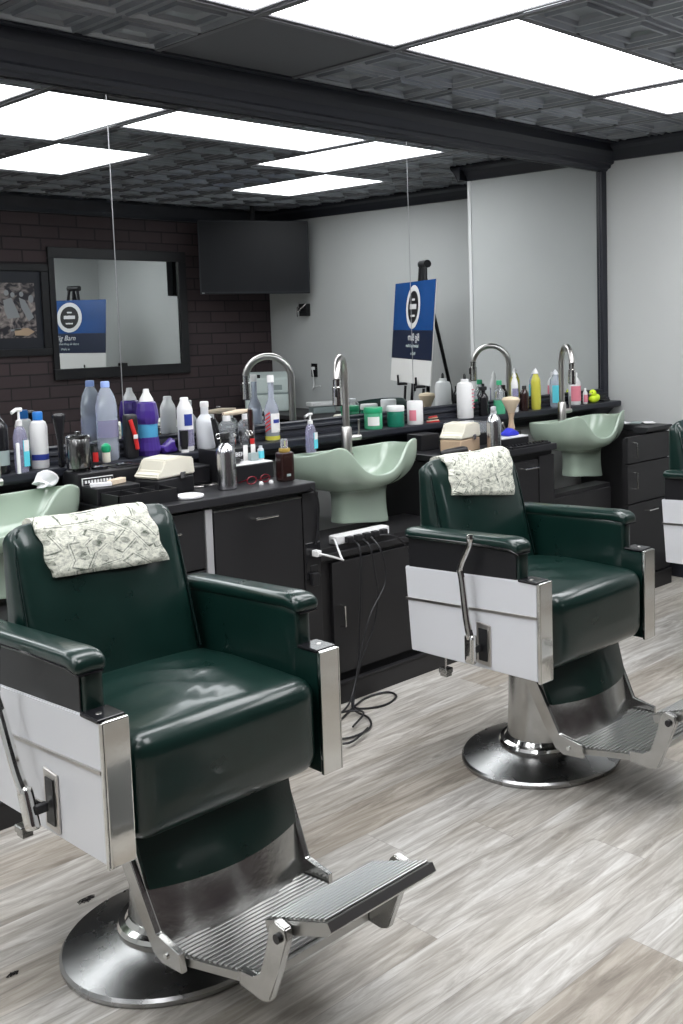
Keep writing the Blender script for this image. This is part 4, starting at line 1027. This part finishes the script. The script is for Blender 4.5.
cords = [
 ([(2.60, -.523, .632), (2.60, -.56, .60), (2.585, -.575, .45), (2.57, -.578, .30), (2.555, -.58, .15), (2.52, -.59, .03), (2.49, -.64, .006), (2.57, -.70, .006), (2.67, -.67, .006), (2.68, -.60, .006), (2.58, -.585, .006), (2.44, -.65, .006), (2.30, -.72, .006), (2.20, -.70, .006)], 'black cord hanging straight to the floor and looping right'),
 ([(2.645, -.523, .632), (2.65, -.565, .60), (2.66, -.575, .50), (2.67, -.578, .40), (2.64, -.58, .28), (2.58, -.582, .18), (2.51, -.60, .05), (2.46, -.66, .015), (2.45, -.76, .008), (2.38, -.84, .008), (2.27, -.84, .008), (2.22, -.74, .012), (2.30, -.65, .018), (2.42, -.67, .022), (2.45, -.73, .022), (2.34, -.80, .02)], 'black cord bulging right in front of the low door before coiling on the floor'),
 ([(2.69, -.523, .632), (2.695, -.57, .59), (2.71, -.58, .52), (2.70, -.585, .44), (2.62, -.588, .34), (2.57, -.59, .22), (2.50, -.61, .06), (2.42, -.66, .03), (2.30, -.70, .02), (2.18, -.80, .018), (2.24, -.90, .018), (2.36, -.86, .024)], 'black cord crossing the low door diagonally before coiling on the floor'),
 ([(2.735, -.523, .632), (2.77, -.56, .63), (2.83, -.575, .58), (2.87, -.58, .47), (2.90, -.585, .36), (2.93, -.60, .20)], 'black cord drooping toward the chair by the middle basin'),
 ([(2.36, -.572, .885), (2.385, -.572, .86), (2.405, -.560, .80), (2.40, -.556, .72), (2.388, -.557, .66)], 'thin black cable dropping from the worktop to the socket'),
]
for pts, lab in cords:
    P0 = Vector(pts[0]); g = BM(); tube(g, [Vector(p)-P0 for p in pts], .0042, 7, smooth=6)
    tag(link('appliance_cable', g, 'black', smooth=True), lab, 'cord', 'black cords from the power strip', tuple(P0))

# ------------------------------------------------------------------ things seen in the mirror
# television hung from the ceiling near the brick wall
t = at('television', 'large black flat television hanging near the brick wall, seen in the mirror', 'television', 5.215, -3.86, 1.755, .558)
g = BM(); box(g, -.455, .455, -.03, .03, 0, .62, .008); link('case', g, 'tv', t); g = BM(); box(g, -.443, .443, .0302, .033, .018, .605); link('screen', g, 'screen', t)
g = BM(); box(g, -.02, .02, -.07, -.03, .2, .45); tube(g, [(0, -.06, .40), (0, -.06, .756)], .02, 12); box(g, -.08, .08, -.12, 0, .752, .763); link('ceiling_mount', g, 'black', t)
g = BM(); box(g, -.44, -.42, .0302, .033, .007, .011); link('badge', g, 'white', t)
# gadget on the far wall under the television
t = at('wall_bracket', 'small black bracket with silver clips on the far wall beside the television', 'bracket', XR-.001, -3.80, 1.62)
g = BM(); box(g, -.05, 0, -.05, .05, -.06, .05, .004); box(g, -.10, -.05, -.015, .015, -.02, .02, .003); link('body', g, 'black', t)
g = BM(); tube(g, [(-.06, -.06, -.06), (-.10, 0, -.02), (-.06, .07, .05)], .007, 8); tube(g, [(-.10, -.01, -.04), (-.10, .02, .06)], .006, 8); link('clip', g, 'alu', t, smooth=True)
# brick wall mirror
t = at('framed_mirror', 'wide black-framed mirror on the brick wall, reflecting the blue poster', 'mirror', 4.235, YB+.001, 1.60)
g = BM()
for a in ((-.575, .60, .435, .52), (-.575, .60, -.51, -.425), (-.575, -.53, -.425, .435), (.53, .60, -.425, .435)): box(g, a[0], a[1], 0, .035, a[2], a[3], .004)
link('frame', g, 'black', t)
g = BM(); box(g, -.53, .53, .001, .012, -.425, .435); link('glass', g, 'mirror', t)
g = BM(); box(g, -.03, .02, .0355, .042, -.428, -.40); link('clip', g, 'black', t)
# framed picture
t = at('framed_picture', 'black-framed old barbershop picture on the brick wall, left of the framed mirror', 'picture', 3.385, YB+.001, 1.63)
g = BM()
for a in ((-.27, .27, .30, .355), (-.27, .27, -.345, -.29), (-.27, -.215, -.29, .30), (.215, .27, -.29, .30)): box(g, a[0], a[1], 0, .03, a[2], a[3], .004)
link('frame', g, 'black', t); g = BM(); box(g, -.215, .215, .001, .008, -.29, .30); link('mount', g, 'trim', t)
g = BM(); box(g, -.105, .165, .0082, .010, -.205, .21); pr = link('print', g, 'print', t)
# simple figure shapes of the print: chairs and capes
g = BM()
def blob(cx, cz, rx, rz, y, n=14): 
    vs = [g.verts.new((cx+rx*math.cos(2*PI*k/n), y, cz+rz*math.sin(2*PI*k/n))) for k in range(n)]; g.faces.new(vs)
def quad(p, y): g.faces.new([g.verts.new((a, y, c)) for a, c in p])
quad([(-.07, .08), (-.01, .10), (.03, .0), (.045, -.05), (-.045, -.06), (-.065, .0)], .0106); quad([(.045, .10), (.09, .08), (.15, -.05), (.11, -.08), (.06, .02)], .0106)
blob(-.045, .135, .018, .022, .0106); blob(.0, .12, .016, .020, .0106); blob(.065, .125, .016, .020, .0106); blob(.135, .09, .02, .03, .0106); quad([(-.03, -.14), (.05, -.13), (.05, -.145), (-.03, -.155)], .0106)
link('figures', g, 'seam', pr); g = BM(); quad([(.0, -.14), (.10, -.13), (.15, -.16), (.10, -.19), (.0, -.185)], .0106); link('rug', g, 'tan', pr)
# easel and poster
A_ = Vector((5.248, -2.131, 0)); Cc = Vector((5.059, -1.718, 0)); d2 = (Cc-A_).normalized(); ang = math.atan2(d2.y, d2.x)
nrm = Vector((-d2.y, d2.x, 0))     # faces the camera side (-x)
if nrm.x > 0: nrm = -nrm
rzp = math.atan2(nrm.y, nrm.x)+PI/2   # local -y = facing
W2 = .45
PO = Cc+nrm*.05
t = at('poster_board', 'blue and black poster with round white emblem standing on the easel', 'poster', PO.x, PO.y, 1.10, rzp)
lean = Matrix.Rotation(math.radians(-5), 4, 'X')
g = BM(); box(g, -W2, W2, -.004, .004, -.04, .68, .001, 1, mat=lean); o = link('board', g, 'white_mat', t)
M['poster_blue'] = pbr('poster_blue', (.015, .075, .26), .25, var=.3, vscale=3); M['poster_navy'] = pbr('poster_navy', (.012, .02, .05), .3)
g = BM(); box(g, -W2, W2, -.0052, -.0042, .335, .68, mat=lean); link('blue_field', g, 'poster_blue', t)
g = BM(); box(g, -W2, W2, -.0052, -.0042, .13, .335, mat=lean); link('dark_field', g, 'poster_navy', t)
g = BM(); n = 40
for k in range(n):
    a, a2 = 2*PI*k/n, 2*PI*(k+1)/n
    f_ = [g.verts.new((r*math.cos(q), -.0062, .50+r*math.sin(q))) for r, q in ((.155, a), (.155, a2), (.115, a2), (.115, a))]; g.faces.new(f_)
bmesh.ops.transform(g, matrix=lean, verts=g.verts[:]); link('emblem_ring', g, 'white', t)
g = BM(); n = 30; g.faces.new([g.verts.new((.115*math.cos(2*PI*k/n), -.0060, .50+.115*math.sin(2*PI*k/n))) for k in range(n)]); bmesh.ops.transform(g, matrix=lean, verts=g.verts[:]); link('emblem_disc', g, 'black', t)
g = BM(); box(g, -.07, .07, -.0072, -.0062, .485, .52); box(g, -.045, .045, -.0072, -.0062, .43, .445); box(g, -.03, .03, -.0072, -.0062, .545, .56); bmesh.ops.transform(g, matrix=lean, verts=g.verts[:]); link('emblem_mark', g, 'white', t)
RT = lean @ Matrix.Translation((-.05, -.0056, .285)) @ Matrix.Rotation(PI/2, 4, 'X')
text_mesh('lettering', 'Big Barn', .075, 'white', t, M4=RT, shear=.25)
RT = lean @ Matrix.Translation((-.02, -.0056, .225)) @ Matrix.Rotation(PI/2, 4, 'X'); text_mesh('lettering', 'barbershop & shave', .035, 'device', t, M4=RT)
RT = lean @ Matrix.Translation((-.05, -.0056, .17)) @ Matrix.Rotation(PI/2, 4, 'X'); text_mesh('lettering', 'Walk in', .035, 'device', t, M4=RT)
t = at('easel', 'black tripod easel holding the blue poster, seen in the mirror', 'easel', PO.x, PO.y, 0, rzp)
g = BM(); tube(g, [(-.05, .12, 1.90), (-.30, .025, .03), (-.305, .023, .0)], .014, 8); link('leg', g, 'black', t, smooth=True)
g = BM(); tube(g, [(.05, .12, 1.90), (.30, .025, .03), (.305, .023, .0)], .014, 8); link('leg', g, 'black', t, smooth=True)
g = BM(); tube(g, [(0, .12, 1.88), (.10, .55, .03), (.10, .56, .0)], .014, 8); link('leg', g, 'black', t, smooth=True)
g = BM(); tube(g, [(-.07, .13, 1.90), (.07, .13, 1.90)], .028, 12); link('head', g, 'black', t, smooth=True)
g = BM(); tube(g, [(0, .12, 1.88), (0, .03, 1.0)], .012, 8); link('centre_rod', g, 'black', t, smooth=True)
for s in (-1, 1):
    g = BM(); box(g, s*.205-.02, s*.205+.02, -.03, .04, 1.035, 1.054, .003); tube(g, [(s*.205, -.024, 1.05), (s*.205, -.026, 1.11)], .008, 8); tube(g, [(s*.205, .03, 1.03), (s*.205, .02, .90)], .010, 8); link('rest_peg', g, 'black', t, smooth=True)
# desk with appliance at the far wall
t = at('side_desk', 'dark side desk against the far wall, hidden below the mirror edge', 'desk', 5.42, -3.62, 0)
g = BM(); box(g, -.26, .26, -.50, .66, .70, .735, .004); link('desktop', g, 'desk', t)
g = BM(); box(g, -.22, .25, -.48, -.46, 0, .70); link('side', g, 'desk', t); g = BM(); box(g, -.22, .25, .62, .64, 0, .70); link('side', g, 'desk', t)
t = at('label_printer', 'pale grey-green desktop machine with small black display, seen in the mirror', 'machine', 5.33, -3.93, .7355, .6)
g = BM(); rbox(g, -.185, .185, -.12, .12, 0, .16, .02, 8); link('base', g, 'device', t, smooth=True)
g = BM(); prism(g, [(-.115, .165), (-.105, .34), (.02, .345), (.115, .29), (.12, .165)], 'x', -.18, .18); bmesh.ops.bevel(g, geom=g.edges[:], offset=.008, segments=2, affect='EDGES'); link('housing', g, 'device', t, smooth=True)
for s in (-1, 1):
    pass
g = BM(); box(g, -.14, -.05, .085, .105, .25, .325, .002, 1); link('display', g, 'screen', t); g = BM(); box(g, .06, .13, .095, .122, .19, .235, .002, 1); link('keypad', g, 'devgrey', t)
g = BM(); box(g, -.185, .185, .112, .122, .155, .165); link('seam_line', g, 'devgrey', t)
t = at('router', 'flat white box with cable on the side desk, below the wall socket', 'box', 5.47, -3.34, .7355, .3)
g = BM(); box(g, -.10, .10, -.06, .06, 0, .06, .008); link('stand', g, 'devgrey', t); g = BM(); box(g, -.12, .14, -.07, .07, .0605, .095, .008); link('body', g, 'white', t)
t = at('wall_socket', 'black wall socket with a white plug on the far grey wall, seen in the mirror', 'socket', XR-.001, -3.72, 1.08)
g = BM(); box(g, -.008, 0, -.042, .042, -.06, .06, .002, 1); link('plate', g, 'black_gloss', t)
g = BM(); box(g, -.03, -.0085, -.014, .014, .005, .03, .003); link('plug', g, 'white', t)
g = BM(); tube(g, [(-.03, 0, .017), (-.05, .03, .01), (-.05, .04, -.05), (-.04, .03, -.12), (-.06, .04, -.17), (-.10, .12, -.14), (-.14, .25, -.125)], .005, 8, smooth=4); link('cable', g, 'white', t, smooth=True)
# two towel hooks on the end wall by the third chair
for k, z in enumerate((.93, .845)):
    t = at('wall_hook', ('upper' if k == 0 else 'lower')+' small chrome hook on the grey end wall behind the farthest chair', 'hook', XF-.001, -.62, z, 0, 'chrome wall hooks')
    g = BM(); tube(g, [(0, 0, 0), (-.03, 0, -.005), (-.04, 0, .015)], .006, 8); link('hook', g, 'chrome', t, smooth=True); g = BM(); box(g, -.005, 0, -.012, .012, -.015, .015, .002, 1); link('plate', g, 'chrome', t)

# hair scraps on the floor
for k, (x, y, s, lab) in enumerate(((1.171, -1.121, .022, 'tuft of cut hair on the floor behind the nearest chair base'), (.913, -1.291, .012, 'smallest tuft of cut hair at the left edge of the floor'))):
    g = BM(); rnd = random.Random(k)
    for q in range(26):
        a = rnd.uniform(0, 6.28); L_ = s*rnd.uniform(.4, 1.1); cx_, cy_ = rnd.uniform(-s, s)*.9, rnd.uniform(-s, s)*.4
        tube(g, [(cx_-L_*math.cos(a)*.5, cy_-L_*math.sin(a)*.3, .001), (cx_, cy_, .004), (cx_+L_*math.cos(a)*.5, cy_+L_*math.sin(a)*.3, .001)], .0012, 4)
    tag(link('hair_tuft', g, 'hair'), lab, 'hair', 'tufts of cut hair', (x, y, 0.0005))

# ------------------------------------------------------------------ world, camera
w = bpy.data.worlds.new('World'); bpy.context.scene.world = w; w.use_nodes = True
w.node_tree.nodes['Background'].inputs[0].default_value = (.5, .5, .5, 1); w.node_tree.nodes['Background'].inputs[1].default_value = .02

fpx, yaw, pitch, roll = 1032.298, .718, .096, -.018
PX, PY = 341.5+181.1, 512-93.6
Fv = Vector((math.cos(pitch)*math.cos(yaw), math.cos(pitch)*math.sin(yaw), -math.sin(pitch)))
r = Fv.cross(Vector((0, 0, 1))).normalized(); u = r.cross(Fv)
cr, sr = math.cos(roll), math.sin(roll); r, u = cr*r+sr*u, -sr*r+cr*u
cam = bpy.data.cameras.new('Camera'); co = bpy.data.objects.new('Camera', cam); C.objects.link(co)
mt = Matrix((r, u, -Fv)).transposed().to_4x4(); mt.translation = Vector((0, -3.699, 1.5)); co.matrix_world = mt
cam.sensor_fit = 'HORIZONTAL'; cam.sensor_width = 36; cam.lens = fpx/683*36
cam.shift_x = (341.5-PX)/683; cam.shift_y = (PY-512)/683; cam.clip_start = .02
bpy.context.scene.camera = co
sc = bpy.context.scene
sc.view_settings.view_transform = 'Standard'; sc.view_settings.look = 'None'; sc.view_settings.gamma = 1; sc.view_settings.use_curve_mapping = False
sc.view_settings.exposure = 0
